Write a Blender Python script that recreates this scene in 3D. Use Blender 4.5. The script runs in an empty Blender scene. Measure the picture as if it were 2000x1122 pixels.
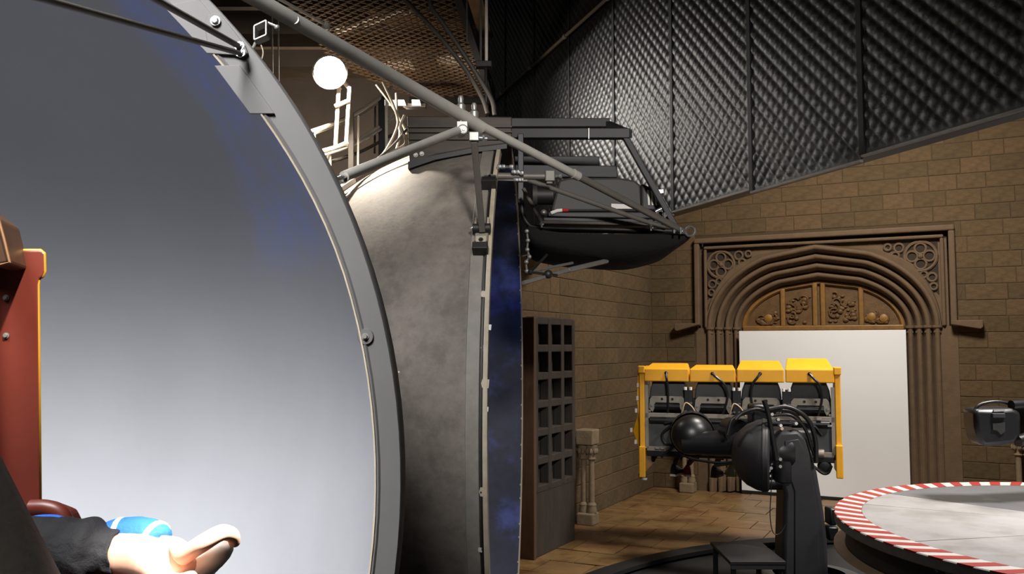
import bpy, bmesh, math, random
from mathutils import Vector, Matrix, Quaternion
random.seed(7)
PI = math.pi
SC = bpy.context.scene
COL = SC.collection
V = Vector

# ------------------------------------------------------------------ camera, world, light, exposure
FPX = 1700.0
CAM = V((0, 0, 2.75))
PITCH = math.atan(114 / FPX)
camd = bpy.data.cameras.new('camera'); cam = bpy.data.objects.new('camera', camd); COL.objects.link(cam)
cam.location = CAM; cam.rotation_euler = (PI / 2 + PITCH, 0, 0)
camd.sensor_width = 36; camd.lens = FPX / 2000 * 36; camd.clip_start = 0.05; camd.clip_end = 200
SC.camera = cam
SC.view_settings.view_transform = 'Standard'; SC.view_settings.look = 'None'
SC.view_settings.exposure = 0.0; SC.view_settings.gamma = 1.0; SC.view_settings.use_curve_mapping = False
wd = bpy.data.worlds.new('world'); SC.world = wd; wd.use_nodes = True
wd.node_tree.nodes['Background'].inputs[0].default_value = (0.9, 0.86, 0.8, 1)
wd.node_tree.nodes['Background'].inputs[1].default_value = 0.035


def area(name, loc, target, size, energy, color=(1, 1, 1), spread=180):
    l = bpy.data.lights.new(name, 'AREA'); l.shape = 'DISK'; l.size = size; l.energy = energy; l.color = color
    l.spread = math.radians(spread)
    o = bpy.data.objects.new(name, l); COL.objects.link(o); o.location = loc
    o.rotation_euler = (V(target) - V(loc)).to_track_quat('-Z', 'Y').to_euler()
    return o


def spot(name, loc, target, deg, energy, color, r=0.05, blend=0.5):
    l = bpy.data.lights.new(name, 'SPOT'); l.energy = energy; l.color = color; l.shadow_soft_size = r
    l.spot_size = math.radians(deg); l.spot_blend = blend
    o = bpy.data.objects.new(name, l); COL.objects.link(o); o.location = loc
    o.rotation_euler = (V(target) - V(loc)).to_track_quat('-Z', 'Y').to_euler()
    return o


area('ceiling_flood_light', (-2.2, -0.7, 7.1), (-2.6, 4.3, 0.7), 2.4, 275, (0.99, 0.99, 1.0), 64)
spot('seat_fill', (0.6, -0.3, 5.2), (-0.645, 1.25, 2.88), 5.5, 1500, (1, 0.94, 0.86), 0.06, 0.7)  # unseen narrow lamp added for the lit patch on the seat panel
spot('hand_fill', (0.7, -0.1, 5.0), (-0.35, 1.0, 2.39), 6.5, 3000, (1, 0.97, 0.92), 0.05, 0.5)  # added lamp, out of view, brightening only the hand and grip
area('hall_light', (4.8, 10.6, 7.8), (5.0, 14.5, 0.6), 1.6, 460, (1, 0.93, 0.84), 150)
area('platform_fill', (6.4, 7.4, 6.6), (5.2, 7.9, 1.1), 1.0, 285, (1, 0.97, 0.95), 100)  # unseen lamp added overhead to brighten the round platform
spot('rig_fill', (0.9, -0.6, 5.6), (0.75, 7.3, 4.15), 33, 1900, (1, 0.97, 0.93), 0.3, 0.9)  # fill added from the camera side for the rig and tubes
spot('bench_fill', (1.6, -0.5, 5.4), (3.1, 11.2, 1.6), 17, 1050, (1, 0.97, 0.93), 0.15, 0.6)  # frontal fill added to lift the bench back and robot
spot('screen_spot', (2.4, 7.2, 3.3), (0.1, 10.0, 3.15), 20, 130, (0.4, 0.5, 1.0), 0.1, 1.0)

# ------------------------------------------------------------------ picture point -> place in the hall
_R = V((1, 0, 0)); _F = V((0, math.cos(PITCH), math.sin(PITCH))); _U = V((0, -math.sin(PITCH), math.cos(PITCH)))


def ray(x, y): return _F + _R * ((x - 1000) / FPX) + _U * ((561 - y) / FPX)


def W(x, y, D):
    r = ray(x, y); return CAM + r * (D / r.y)


def mpx(D): return D / FPX      # metres in one photograph pixel at depth D


# ------------------------------------------------------------------ materials
def lin(c):
    c = c / 255.0
    return c / 12.92 if c <= 0.04045 else ((c + 0.055) / 1.055) ** 2.4


def rgb(c, k=1.0): return (lin(c[0]) * k, lin(c[1]) * k, lin(c[2]) * k, 1)


def mat(name, c, rough=0.6, metal=0.0, var=0.0, scale=5.0, bump=0.0, bscale=30.0, rand=0.0, c2=None, c2scale=2.0, c2lo=0.45, c2hi=0.65, spec=None, stretch=None, emit=0.0):
    m = bpy.data.materials.new(name); m.use_nodes = True
    nt = m.node_tree; N = nt.nodes; L = nt.links
    b = N['Principled BSDF']
    b.inputs['Roughness'].default_value = rough; b.inputs['Metallic'].default_value = metal
    if spec is not None: b.inputs['Specular IOR Level'].default_value = spec
    tc = N.new('ShaderNodeTexCoord'); src = tc.outputs['Object']
    if stretch:
        mp = N.new('ShaderNodeMapping'); mp.inputs['Scale'].default_value = stretch
        L.new(src, mp.inputs['Vector']); src = mp.outputs['Vector']
    col = N.new('ShaderNodeRGB'); col.outputs[0].default_value = rgb(c); out = col.outputs[0]

    def noise(sc, det=6.0):
        n = N.new('ShaderNodeTexNoise'); n.inputs['Scale'].default_value = sc; n.inputs['Detail'].default_value = det
        n.inputs['Roughness'].default_value = 0.65
        L.new(src, n.inputs['Vector']); return n.outputs['Fac']
    if c2 is not None:
        mr = N.new('ShaderNodeMapRange'); mr.interpolation_type = 'SMOOTHSTEP'
        mr.inputs['From Min'].default_value = c2lo; mr.inputs['From Max'].default_value = c2hi
        L.new(noise(c2scale, 8.0), mr.inputs['Value'])
        mx = N.new('ShaderNodeMix'); mx.data_type = 'RGBA'
        L.new(mr.outputs['Result'], mx.inputs['Factor']); L.new(out, mx.inputs['A']); mx.inputs['B'].default_value = rgb(c2)
        out = mx.outputs['Result']
    if var > 0 or rand > 0:
        hs = N.new('ShaderNodeHueSaturation'); L.new(out, hs.inputs['Color'])
        val = None
        if var > 0:
            mr = N.new('ShaderNodeMapRange'); mr.inputs['From Min'].default_value = 0.25; mr.inputs['From Max'].default_value = 0.75
            mr.inputs['To Min'].default_value = 1 - var; mr.inputs['To Max'].default_value = 1 + var
            L.new(noise(scale), mr.inputs['Value']); val = mr.outputs['Result']
        if rand > 0:
            oi = N.new('ShaderNodeObjectInfo')
            mr = N.new('ShaderNodeMapRange'); mr.inputs['To Min'].default_value = 1 - rand; mr.inputs['To Max'].default_value = 1 + rand
            L.new(oi.outputs['Random'], mr.inputs['Value'])
            mh = N.new('ShaderNodeMapRange'); mh.inputs['To Min'].default_value = 0.5 + rand * 0.03; mh.inputs['To Max'].default_value = 0.5 - rand * 0.03
            L.new(oi.outputs['Random'], mh.inputs['Value']); L.new(mh.outputs['Result'], hs.inputs['Hue'])
            if val is None: val = mr.outputs['Result']
            else:
                mm = N.new('ShaderNodeMath'); mm.operation = 'MULTIPLY'; L.new(val, mm.inputs[0]); L.new(mr.outputs['Result'], mm.inputs[1]); val = mm.outputs[0]
        L.new(val, hs.inputs['Value']); out = hs.outputs['Color']
    L.new(out, b.inputs['Base Color'])
    if bump > 0:
        bp = N.new('ShaderNodeBump'); bp.inputs['Strength'].default_value = bump; bp.inputs['Distance'].default_value = 0.02
        L.new(noise(bscale, 8.0), bp.inputs['Height']); L.new(bp.outputs['Normal'], b.inputs['Normal'])
    if emit > 0:
        b.inputs['Emission Color'].default_value = rgb(c); b.inputs['Emission Strength'].default_value = emit
    return m


M = {}
M['stone'] = mat('stone', (87, 69, 44), 0.92, var=0.32, scale=5, bump=0.4, bscale=18, rand=0.17)
M['mortar'] = mat('mortar', (72, 57, 36), 0.95, var=0.2, scale=4, bump=0.4)
M['carved_stone'] = mat('carved_stone', (98, 78, 57), 0.85, var=0.18, scale=5, bump=0.3, bscale=25)
M['pale_stone'] = mat('pale_stone', (126, 109, 86), 0.85, var=0.2, scale=9, bump=0.4)
M['flagstone'] = mat('flagstone', (120, 93, 58), 0.42, var=0.28, scale=2.2, bump=0.15, rand=0.16, c2=(94, 66, 38), c2scale=1.6)
M['stage_floor'] = mat('stage_floor', (14, 14, 15), 0.6, var=0.3, scale=6)
M['black_paint'] = mat('black_paint', (24, 23, 23), 0.55, var=0.2, scale=4)
M['oak_light'] = mat('oak_light', (124, 88, 38), 0.5, var=0.3, scale=9)
M['oak_back'] = mat('oak_back', (62, 43, 20), 0.6, var=0.3, scale=9)
M['boss'] = mat('boss', (136, 98, 36), 0.5, var=0.2, scale=9)
M['oak'] = mat('oak', (92, 64, 28), 0.55, var=0.35, scale=9, bump=0.3)
M['dark_wood'] = mat('dark_wood', (50, 42, 35), 0.75, var=0.35, scale=4, bump=0.3, stretch=(3, 3, 0.6))
M['brown_wood'] = mat('brown_wood', (84, 58, 38), 0.7, var=0.3, scale=4, bump=0.3, stretch=(4, 4, 0.5))
M['whiteboard'] = mat('whiteboard', (232, 232, 232), 0.6, var=0.02, scale=1)
M['vinyl'] = mat('vinyl', (17, 17, 18), 0.4, var=0.15, scale=3, bump=0.15, bscale=60, spec=0.6)
M['shell'] = mat('shell', (114, 106, 98), 0.72, var=0.2, scale=16, bump=0.12, bscale=40, c2=(100, 92, 85), c2scale=5.5)
M['rim_grey'] = mat('rim_grey', (88, 86, 84), 0.6, var=0.06, scale=8)
M['rim_strip'] = mat('rim_strip', (122, 116, 108), 0.6, var=0.2, scale=12)
M['rim_edge'] = mat('rim_edge', (170, 158, 138), 0.6, var=0.2, scale=10)
M['blue_lit_screen'] = mat('blue_lit_screen', (40, 46, 66), 0.6, var=0.5, scale=2.5, c2=(66, 78, 140), c2scale=1.7, c2lo=0.5, c2hi=0.7)  # projector's blue light on the far screen, put into its colour
M['tube'] = mat('tube', (170, 165, 157), 0.45, 0.1, var=0.12, scale=9)
M['dark_tube'] = mat('dark_tube', (98, 92, 85), 0.5, 0.1, var=0.12, scale=9)
M['black_tube'] = mat('black_tube', (36, 34, 33), 0.5, 0.2, var=0.12, scale=9)
M['steel'] = mat('steel', (150, 147, 142), 0.4, 0.6, var=0.1, scale=9)
M['chrome'] = mat('chrome', (225, 225, 225), 0.22, 0.9)
M['rail'] = mat('rail', (226, 218, 205), 0.45, 0.0, var=0.08)
M['deck'] = mat('deck', (104, 82, 62), 0.6, 0.3, var=0.3, scale=3)
M['brown_steel'] = mat('brown_steel', (58, 48, 40), 0.6, 0.2, var=0.4, scale=3, stretch=(1, 1, 6))
M['back_wall'] = mat('back_wall', (70, 62, 58), 0.8, var=0.2, scale=1.5)
M['cable'] = mat('cable', (150, 138, 122), 0.55)
M['dark_cable'] = mat('dark_cable', (70, 64, 58), 0.5)
M['hose'] = mat('hose', (20, 20, 21), 0.35)
M['robot'] = mat('robot', (42, 41, 43), 0.5, var=0.15, scale=8, bump=0.08, bscale=60)
M['robot_dark'] = mat('robot_dark', (24, 24, 26), 0.35, var=0.2, scale=8)
M['yellow'] = mat('yellow', (226, 160, 24), 0.5, var=0.08, scale=6)
M['bench_grey'] = mat('bench_grey', (62, 63, 64), 0.6, var=0.25, scale=5)
M['bracket_grey'] = mat('bracket_grey', (138, 130, 118), 0.5, 0.3, var=0.15, scale=9)
M['deck_plate'] = mat('deck_plate', (166, 163, 161), 0.38, 0.25, var=0.1, scale=3, c2=(146, 142, 138), c2scale=1.2)
M['deck_dark'] = mat('deck_dark', (112, 111, 112), 0.45, 0.25, var=0.1, scale=3)
M['stripe_white'] = mat('stripe_white', (188, 182, 176), 0.5, var=0.06, scale=7)
M['stripe_red'] = mat('stripe_red', (150, 48, 42), 0.5, var=0.12, scale=7)
M['skirt'] = mat('skirt', (48, 47, 46), 0.5, 0.2, var=0.2, scale=6)
M['flange'] = mat('flange', (196, 170, 140), 0.5, 0.2, var=0.1)
M['projector'] = mat('projector', (56, 53, 51), 0.6, var=0.1, scale=5)
M['projector_dark'] = mat('projector_dark', (26, 25, 25), 0.55)
M['cloth'] = mat('cloth', (11, 10, 9), 0.95, var=0.3, scale=7, bump=0.6, bscale=14)
M['label'] = mat('label', (222, 216, 206), 0.6)
M['red'] = mat('red', (170, 30, 34), 0.5)
M['maroon'] = mat('maroon', (98, 40, 29), 0.42, var=0.15, scale=6)
M['gold'] = mat('gold', (196, 142, 34), 0.4, 0.1, var=0.1, scale=8)
M['brown_edge'] = mat('brown_edge', (120, 84, 48), 0.5)
M['carved_brown'] = mat('carved_brown', (64, 42, 26), 0.5, var=0.3, scale=20)
M['bolster'] = mat('bolster', (62, 56, 48), 0.85, var=0.12, scale=40, bump=0.2, bscale=120)
M['skin'] = mat('skin', (226, 176, 150), 0.5, var=0.05, scale=18)
M['skin_leg'] = mat('skin_leg', (120, 84, 64), 0.6)
M['jacket'] = mat('jacket', (27, 26, 29), 0.8, var=0.25, scale=14, bump=0.4, bscale=20)
M['cuff_blue'] = mat('cuff_blue', (38, 104, 214), 0.75, var=0.15, scale=30, bump=0.3, bscale=60)
M['white_knit'] = mat('white_knit', (226, 226, 238), 0.8)
M['grip'] = mat('grip', (238, 236, 228), 0.5)
M['trousers'] = mat('trousers', (34, 36, 44), 0.85)
M['lamp_face'] = mat('lamp_face', (255, 250, 236), 0.5, emit=40.0)
M['strip_face'] = mat('strip_face', (255, 246, 230), 0.5, emit=3.0)
M['tape'] = mat('tape', (196, 194, 188), 0.6)
for nm, c in (('shoe_black', (34, 34, 38)), ('shoe_red', (150, 34, 40)), ('shoe_maroon', (66, 34, 34)), ('shoe_pale', (176, 172, 160)), ('shoe_lime', (170, 190, 90)), ('shoe_white', (210, 208, 204))):
    M[nm] = mat(nm, c, 0.6)


# screen paint of the near bowl: grey, with blue projector light painted in along the upper rim
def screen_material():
    m = mat('screen_paint_blue_light', (148, 149, 153), 0.62, var=0.05, scale=1.2, bump=0.05, bscale=3)
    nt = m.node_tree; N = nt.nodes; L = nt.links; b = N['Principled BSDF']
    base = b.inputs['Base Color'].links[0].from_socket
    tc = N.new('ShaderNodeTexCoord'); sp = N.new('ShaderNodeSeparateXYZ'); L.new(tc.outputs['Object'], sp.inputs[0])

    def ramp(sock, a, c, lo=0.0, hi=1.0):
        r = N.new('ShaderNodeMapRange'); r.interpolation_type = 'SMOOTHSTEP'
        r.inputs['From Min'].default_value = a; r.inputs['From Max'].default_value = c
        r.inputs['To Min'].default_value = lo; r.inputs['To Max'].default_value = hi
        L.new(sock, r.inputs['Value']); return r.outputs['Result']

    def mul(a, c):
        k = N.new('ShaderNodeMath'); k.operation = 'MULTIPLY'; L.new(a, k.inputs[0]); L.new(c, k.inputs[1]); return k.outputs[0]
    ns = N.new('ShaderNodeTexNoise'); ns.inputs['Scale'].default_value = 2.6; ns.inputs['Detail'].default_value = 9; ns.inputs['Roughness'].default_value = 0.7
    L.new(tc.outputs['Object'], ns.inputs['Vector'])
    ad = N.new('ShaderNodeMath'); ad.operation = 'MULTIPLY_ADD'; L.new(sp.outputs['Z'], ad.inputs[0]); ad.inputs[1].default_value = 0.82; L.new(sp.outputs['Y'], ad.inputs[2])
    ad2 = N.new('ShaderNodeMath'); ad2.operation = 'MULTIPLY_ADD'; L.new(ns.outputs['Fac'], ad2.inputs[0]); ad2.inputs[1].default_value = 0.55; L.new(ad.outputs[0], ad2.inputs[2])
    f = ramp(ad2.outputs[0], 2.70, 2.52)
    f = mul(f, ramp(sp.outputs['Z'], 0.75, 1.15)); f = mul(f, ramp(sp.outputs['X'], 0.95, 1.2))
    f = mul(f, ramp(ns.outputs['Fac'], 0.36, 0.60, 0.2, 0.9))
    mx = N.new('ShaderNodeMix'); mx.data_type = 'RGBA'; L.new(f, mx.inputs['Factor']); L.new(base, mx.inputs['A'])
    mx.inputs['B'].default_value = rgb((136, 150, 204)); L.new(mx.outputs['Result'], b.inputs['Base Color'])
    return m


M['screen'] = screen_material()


# ------------------------------------------------------------------ mesh builder
class MB:
    def __init__(s): s.v = []; s.f = []

    def add(s, vs, fs):
        o = len(s.v); s.v += [V(p) for p in vs]; s.f += [tuple(i + o for i in f) for f in fs]; return s

    def box(s, c, size, ax=None):
        ax = ax or (V((1, 0, 0)), V((0, 1, 0)), V((0, 0, 1))); c = V(c); h = [k / 2 for k in size]
        vs = [c + ax[0] * (x * h[0]) + ax[1] * (y * h[1]) + ax[2] * (z * h[2]) for z in (-1, 1) for x, y in ((-1, -1), (1, -1), (1, 1), (-1, 1))]
        return s.add(vs, [(0, 3, 2, 1), (4, 5, 6, 7), (0, 1, 5, 4), (1, 2, 6, 5), (2, 3, 7, 6), (3, 0, 4, 7)])

    def beam(s, a, b, w, h, up=(0, 0, 1)):
        a, b = V(a), V(b); d = (b - a); l = d.length; d.normalize(); u = V(up); sx = d.cross(u).normalized(); u = sx.cross(d).normalized()
        return s.box((a + b) / 2, (l, w, h), (d, sx, u))

    def tube(s, pts, r, n=12, caps=True):
        pts = [V(p) for p in pts]; rs = r if isinstance(r, (list, tuple)) else [r] * len(pts)
        t0 = (pts[1] - pts[0]).normalized(); ref = V((0, 0, 1)) if abs(t0.z) < 0.9 else V((1, 0, 0))
        nx = t0.cross(ref).normalized(); vs = []; fs = []
        for i, p in enumerate(pts):
            t = (pts[min(i + 1, len(pts) - 1)] - pts[max(i - 1, 0)]).normalized()
            nx = (nx - t * nx.dot(t)).normalized(); ny = t.cross(nx)
            for k in range(n):
                a = 2 * PI * k / n; vs.append(p + nx * (math.cos(a) * rs[i]) + ny * (math.sin(a) * rs[i]))
        for i in range(len(pts) - 1):
            for k in range(n):
                k2 = (k + 1) % n; fs.append((i * n + k, i * n + k2, (i + 1) * n + k2, (i + 1) * n + k))
        if caps:
            fs.append(tuple(range(n))[::-1]); m = (len(pts) - 1) * n; fs.append(tuple(range(m, m + n)))
        return s.add(vs, fs)

    def lathe(s, c, axis, prof, n=32, a0=0.0, a1=2 * PI, ref=None):
        """prof: (radius, distance along axis)"""
        c = V(c); ax = V(axis).normalized()
        ref = V(ref) if ref else (V((0, 0, 1)) if abs(ax.z) < 0.9 else V((1, 0, 0)))
        nx = (ref - ax * ref.dot(ax)).normalized(); ny = ax.cross(nx); full = abs(a1 - a0 - 2 * PI) < 1e-6
        m = n if full else n + 1; vs = []; fs = []
        for (r, h) in prof:
            for k in range(m):
                a = a0 + (a1 - a0) * k / n; vs.append(c + ax * h + nx * (math.cos(a) * r) + ny * (math.sin(a) * r))
        for i in range(len(prof) - 1):
            for k in range(n):
                k2 = (k + 1) % m; fs.append((i * m + k, i * m + k2, (i + 1) * m + k2, (i + 1) * m + k))
        return s.add(vs, fs)

    def prism(s, poly, ext):
        poly = [V(p) for p in poly]; e = V(ext); n = len(poly)
        fs = [tuple(range(n)), tuple(range(2 * n - 1, n - 1, -1))] + [(i, i + n, (i + 1) % n + n, (i + 1) % n) for i in range(n)]
        return s.add(poly + [p + e for p in poly], fs)

    def ball(s, c, r, n=14, m=9, sc=(1, 1, 1), ax=None):
        c = V(c); ax = ax or (V((1, 0, 0)), V((0, 1, 0)), V((0, 0, 1))); vs = []; fs = []
        for i in range(m + 1):
            t = PI * i / m
            for k in range(n):
                a = 2 * PI * k / n
                vs.append(c + ax[0] * (r * sc[0] * math.sin(t) * math.cos(a)) + ax[1] * (r * sc[1] * math.sin(t) * math.sin(a)) + ax[2] * (r * sc[2] * math.cos(t)))
        for i in range(m):
            for k in range(n):
                k2 = (k + 1) % n; fs.append((i * n + k, (i + 1) * n + k, (i + 1) * n + k2, i * n + k2))
        return s.add(vs, fs)

    def sheet(s, rows):
        """rows of points -> quad sheet"""
        m = len(rows[0]); vs = [p for r in rows for p in r]
        return s.add(vs, [(i * m + j, i * m + j + 1, (i + 1) * m + j + 1, (i + 1) * m + j) for i in range(len(rows) - 1) for j in range(m - 1)])

    def build(s, name, m, parent=None, smooth=True, angle=40, bevel=0.0, loc=None, solid=0.0):
        org = V(loc) if loc is not None else (ROOT[parent.name] if parent is not None else V((0, 0, 0)))
        me = bpy.data.meshes.new(name); me.from_pydata([tuple(p - org) for p in s.v], [], s.f)
        bm = bmesh.new(); bm.from_mesh(me); bmesh.ops.remove_doubles(bm, verts=bm.verts, dist=1e-5); bmesh.ops.recalc_face_normals(bm, faces=bm.faces)
        bm.to_mesh(me); bm.free()
        if smooth:
            me.shade_smooth(); me.set_sharp_from_angle(angle=math.radians(angle))
        me.materials.append(m if not isinstance(m, str) else M[m]); me.update()
        o = bpy.data.objects.new(name, me); COL.objects.link(o)
        if parent is not None: o.parent = parent; ROOT[o.name] = org
        else: o.location = org; ROOT[o.name] = org
        if solid: k = o.modifiers.new('solid', 'SOLIDIFY'); k.thickness = solid; k.offset = 0
        if bevel: k = o.modifiers.new('bevel', 'BEVEL'); k.width = bevel; k.segments = 2; k.limit_method = 'ANGLE'
        return o


ROOT = {}


def thing(name, label, cat, loc, group=None):
    o = bpy.data.objects.new(name, None); COL.objects.link(o); o.location = loc; o.empty_display_size = 0.1
    o['label'] = label; o['category'] = cat
    if group: o['group'] = group
    ROOT[o.name] = V(loc); return o


def tag(o, label, cat, group=None):
    o['label'] = label; o['category'] = cat
    if group: o['group'] = group
    return o


def struct(o): o['kind'] = 'structure'; return o


def arc(a, b, sag, n=10, down=V((0, 0, -1))):
    a, b = V(a), V(b); return [a.lerp(b, i / n) + down * (sag * 4 * (i / n) * (1 - i / n)) for i in range(n + 1)]


def smooth_path(pts, n=8):
    """Catmull-Rom through points"""
    p = [V(q) for q in pts]; p = [p[0] * 2 - p[1]] + p + [p[-1] * 2 - p[-2]]; out = []
    for i in range(1, len(p) - 2):
        for k in range(n):
            t = k / n
            out.append(0.5 * ((2 * p[i]) + (p[i + 1] - p[i - 1]) * t + (2 * p[i - 1] - 5 * p[i] + 4 * p[i + 1] - p[i + 2]) * t * t + (3 * p[i] - p[i - 1] - 3 * p[i + 1] + p[i + 2]) * t ** 3))
    return out + [p[-2]]


def bolt(c, axis, r, h, parent, name='bolt', m='chrome'):
    b = MB(); b.lathe(c, axis, [(0, h), (r * 0.9, h), (r, h * 0.8), (r, 0)], 6); b.lathe(c, axis, [(r * 1.5, h * 0.3), (r * 1.5, 0), (0, 0)], 14); b.lathe(c, axis, [(r, h * 0.3), (r * 1.5, h * 0.3)], 14)
    return b.build(name, m, parent)


# ================================================================== THE ROOM
SD = V((1.52, -0.78, 0)).normalized()             # along the front stone wall
SN = V((SD.y, -SD.x, 0))                          # out of it, towards the hall
SO = V((4.29, 16.4, 0))
UP = V((0, 0, 1))


def S(s, z, n=0.0): return SO + SD * s + UP * z + SN * n


CORNER = S(-1.72, 0)
LD = V((0.463, 0.886, 0)).normalized()            # along the left stone wall, away from the camera
LN = V((LD.y, -LD.x, 0))                          # out of it, to the right


def LW(t, z, n=0.0): return CORNER - LD * t + UP * z + LN * n


# stone floor outside the round stage, black stage inside
STC = V((5.13, 7.35, 0)); STR = 5.35
fl = MB(); ring = []
for k in range(97):
    a = math.radians(-10) + math.radians(220) * k / 96
    ring.append(STC + V((math.cos(a), math.sin(a), 0)) * STR)
outer = []
for k in range(97):
    a = math.radians(-10) + math.radians(220) * k / 96
    outer.append(STC + V((math.cos(a), math.sin(a), 0)) * 16)
fl.sheet([[p + UP * -0.03 for p in ring], [p + UP * -0.03 for p in outer]])
FLOOR = struct(fl.build('floor', 'mortar', smooth=False))
st = MB(); st.box((-0.5, 4.0, -0.13), (24, 18, 0.2)); STAGE = struct(st.build('floor', 'stage_floor', smooth=False))

# flagstones, laid with the walls
ts = 0.62
for i in range(-4, 14):
    for j in range(0, 13):
        a = random.uniform(-0.004, 0.004)
        off = 0.31 if j % 2 else 0
        c0 = [(i * ts + off, j * ts), ((i + 1) * ts + off, j * ts), ((i + 1) * ts + off, (j + 1) * ts), (i * ts + off, (j + 1) * ts)]
        g = 0.008
        pts = []
        for q, (u, w) in enumerate(c0):
            u += g * (1, -1, -1, 1)[q]; w += g * (1, 1, -1, -1)[q]
            pts.append(S(-1.7 + u, 0, w))
        if pts[0].x < -0.6 and pts[1].x < -0.4: continue
        ins = [(p - STC).length < STR for p in pts]
        if all(ins): continue
        if any(ins):
            pts = [STC + (p - STC).normalized() * max((p - STC).length, STR + 0.001) for p in pts]
        if min(p.y for p in pts) < 8.8: continue
        t = MB(); t.prism([p + UP * (-0.028) for p in pts], UP * (0.028 + a)); t.build('tile', 'flagstone', FLOOR, smooth=False, bevel=0.0)

tr = MB(); a0, a1 = math.radians(20), math.radians(200)
tr.lathe(STC, UP, [(STR - 0.3, 0), (STR - 0.3, 0.05), (STR - 0.05, 0.05), (STR + 0.0, 0.03), (STR + 0.0, -0.03)], 96, 0, PI * 1.1, ref=(1, 0, 0))
struct(tr.build('trim_1', 'stage_floor', smooth=True))


def stone_variant(k):
    """unit stone: x along, y up, z out; front face pillowed with chipped corners"""
    rr = random.Random(k); b = 0.035
    j = lambda: rr.uniform(-0.012, 0.012)
    vs = [(0, 0, 0), (1, 0, 0), (1, 1, 0), (0, 1, 0)]
    fr = [(b * 0.5 + j() * 0.4, b + j(), 0.9), (1 - b * 0.5 + j() * 0.4, b + j(), 0.9 + j()), (1 - b * 0.5 + j() * 0.4, 1 - b + j(), 0.95), (b * 0.5 + j() * 0.4, 1 - b + j(), 0.9 + j())]
    me = bpy.data.meshes.new('stone'); me.from_pydata(vs + fr, [], [(0, 1, 5, 4), (1, 2, 6, 5), (2, 3, 7, 6), (3, 0, 4, 7), (4, 5, 6, 7)])
    me.materials.append(M['stone']); return me


STONES = [stone_variant(k) for k in range(8)]


def lay(parent, P, dirv, nrm, s0, s1, z0, z1, h, wlo, whi, hole=None):
    z = z0; cnt = 0
    while z < z1 - 0.02:
        hh = min(h, z1 - z); s = s0 - random.uniform(0, 0.3)
        while s < s1:
            w = random.uniform(wlo, whi); a, b = max(s, s0), min(s + w, s1); s += w
            if b - a < 0.08: continue
            segs = [(a, b)]
            if hole:
                hs0, hs1, hz = hole
                if z < hz - 0.02:
                    segs = [q for q in ((a, min(b, hs0)), (max(a, hs1), b)) if q[1] - q[0] > 0.05]
            for (a_, b_) in segs:
                o = bpy.data.objects.new('stone', random.choice(STONES)); COL.objects.link(o); o.parent = parent
                g = 0.002; th = random.uniform(0.006, 0.014)
                X = dirv * (b_ - a_ - 2 * g); Y = UP * (hh - 2 * g); Z = nrm * th; p = P(a_ + g, z + g)
                o.matrix_local = Matrix(((X.x, Y.x, Z.x, p.x), (X.y, Y.y, Z.y, p.y), (X.z, Y.z, Z.z, p.z), (0, 0, 0, 1)))
                cnt += 1
        z += hh
    return cnt


# front wall (a slab with the doorway cut out: left, right and over)
DS0, DS1, DZ = -0.83, 3.65, 4.80
wf = MB()
for (a, b, z0, z1) in ((-1.72, DS0, 0, 7.4), (DS1, 6.2, 0, 7.4), (DS0, DS1, DZ, 7.4)):
    wf.box(S((a + b) / 2, (z0 + z1) / 2, -0.25), (b - a, 0.5, z1 - z0), (SD, SN, UP))
WALLF = struct(wf.build('wall_front', 'mortar', smooth=False))
lay(WALLF, lambda s, z: S(s, z, 0), SD, SN, -1.72, 6.1, 0, 7.2, 0.27, 0.42, 0.72, (DS0, DS1, DZ))
# left wall: low under the quilted curtain, high near the corner
wl = MB(); wl.box(LW(2.2, 3.6, -0.2), (4.4, 0.4, 7.2), (LD, LN, UP)); wl.box(LW(7.7, 2.0, -0.2), (6.6, 0.4, 4.0), (LD, LN, UP))
WALLL = struct(wl.build('wall_left', 'mortar', smooth=False))
lay(WALLL, lambda s, z: LW(4.4 - s, z, 0), LD, LN, 0, 4.4, 0, 4.9, 0.27, 0.42, 0.72)
lay(WALLL, lambda s, z: LW(8.6 - s, z, 0), LD, LN, 0, 4.2, 0, 4.0, 0.27, 0.42, 0.72)
# dark hall behind the bowls and roof
bw = MB(); bw.box((-6.2, 12.75, 5.0), (11.7, 0.3, 10.3)); struct(bw.build('wall_back', 'back_wall', smooth=False))
cl = MB(); cl.box((1, 8, 10.3), (22, 20, 0.3)); struct(cl.build('ceiling', 'black_paint', smooth=False))

# ------------------------------------------------------------------ tudor doorway
SCN = 1.385; A_OUT, H_OUT = 2.0, 1.50; A_IN, H_IN = 1.42, 0.86; ZS = 3.08


def arch_pt(g, t):
    """g: 0 outer .. 1 inner moulding; t: -1 left spring .. 0 apex .. 1 right spring -> (s, z)"""
    a = A_OUT + (A_IN - A_OUT) * g; h = H_OUT + (H_IN - H_OUT) * g
    k = abs(t); x0, y0 = 0.46, math.sqrt(1 - 0.46 ** 2)
    if k < 0.35:
        q = k / 0.35; x = x0 * q; y = 1.0 + (y0 - 1.0) * q
    else:
        q = (k - 0.35) / 0.65; al = math.acos(x0) * (1 - q); x, y = math.cos(al), math.sin(al)
    return SCN + a * x * (1 if t > 0 else -1), ZS + h * y


def prof_depth(g):
    return 0.03 - 0.42 * g


DOOR = MB()
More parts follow.
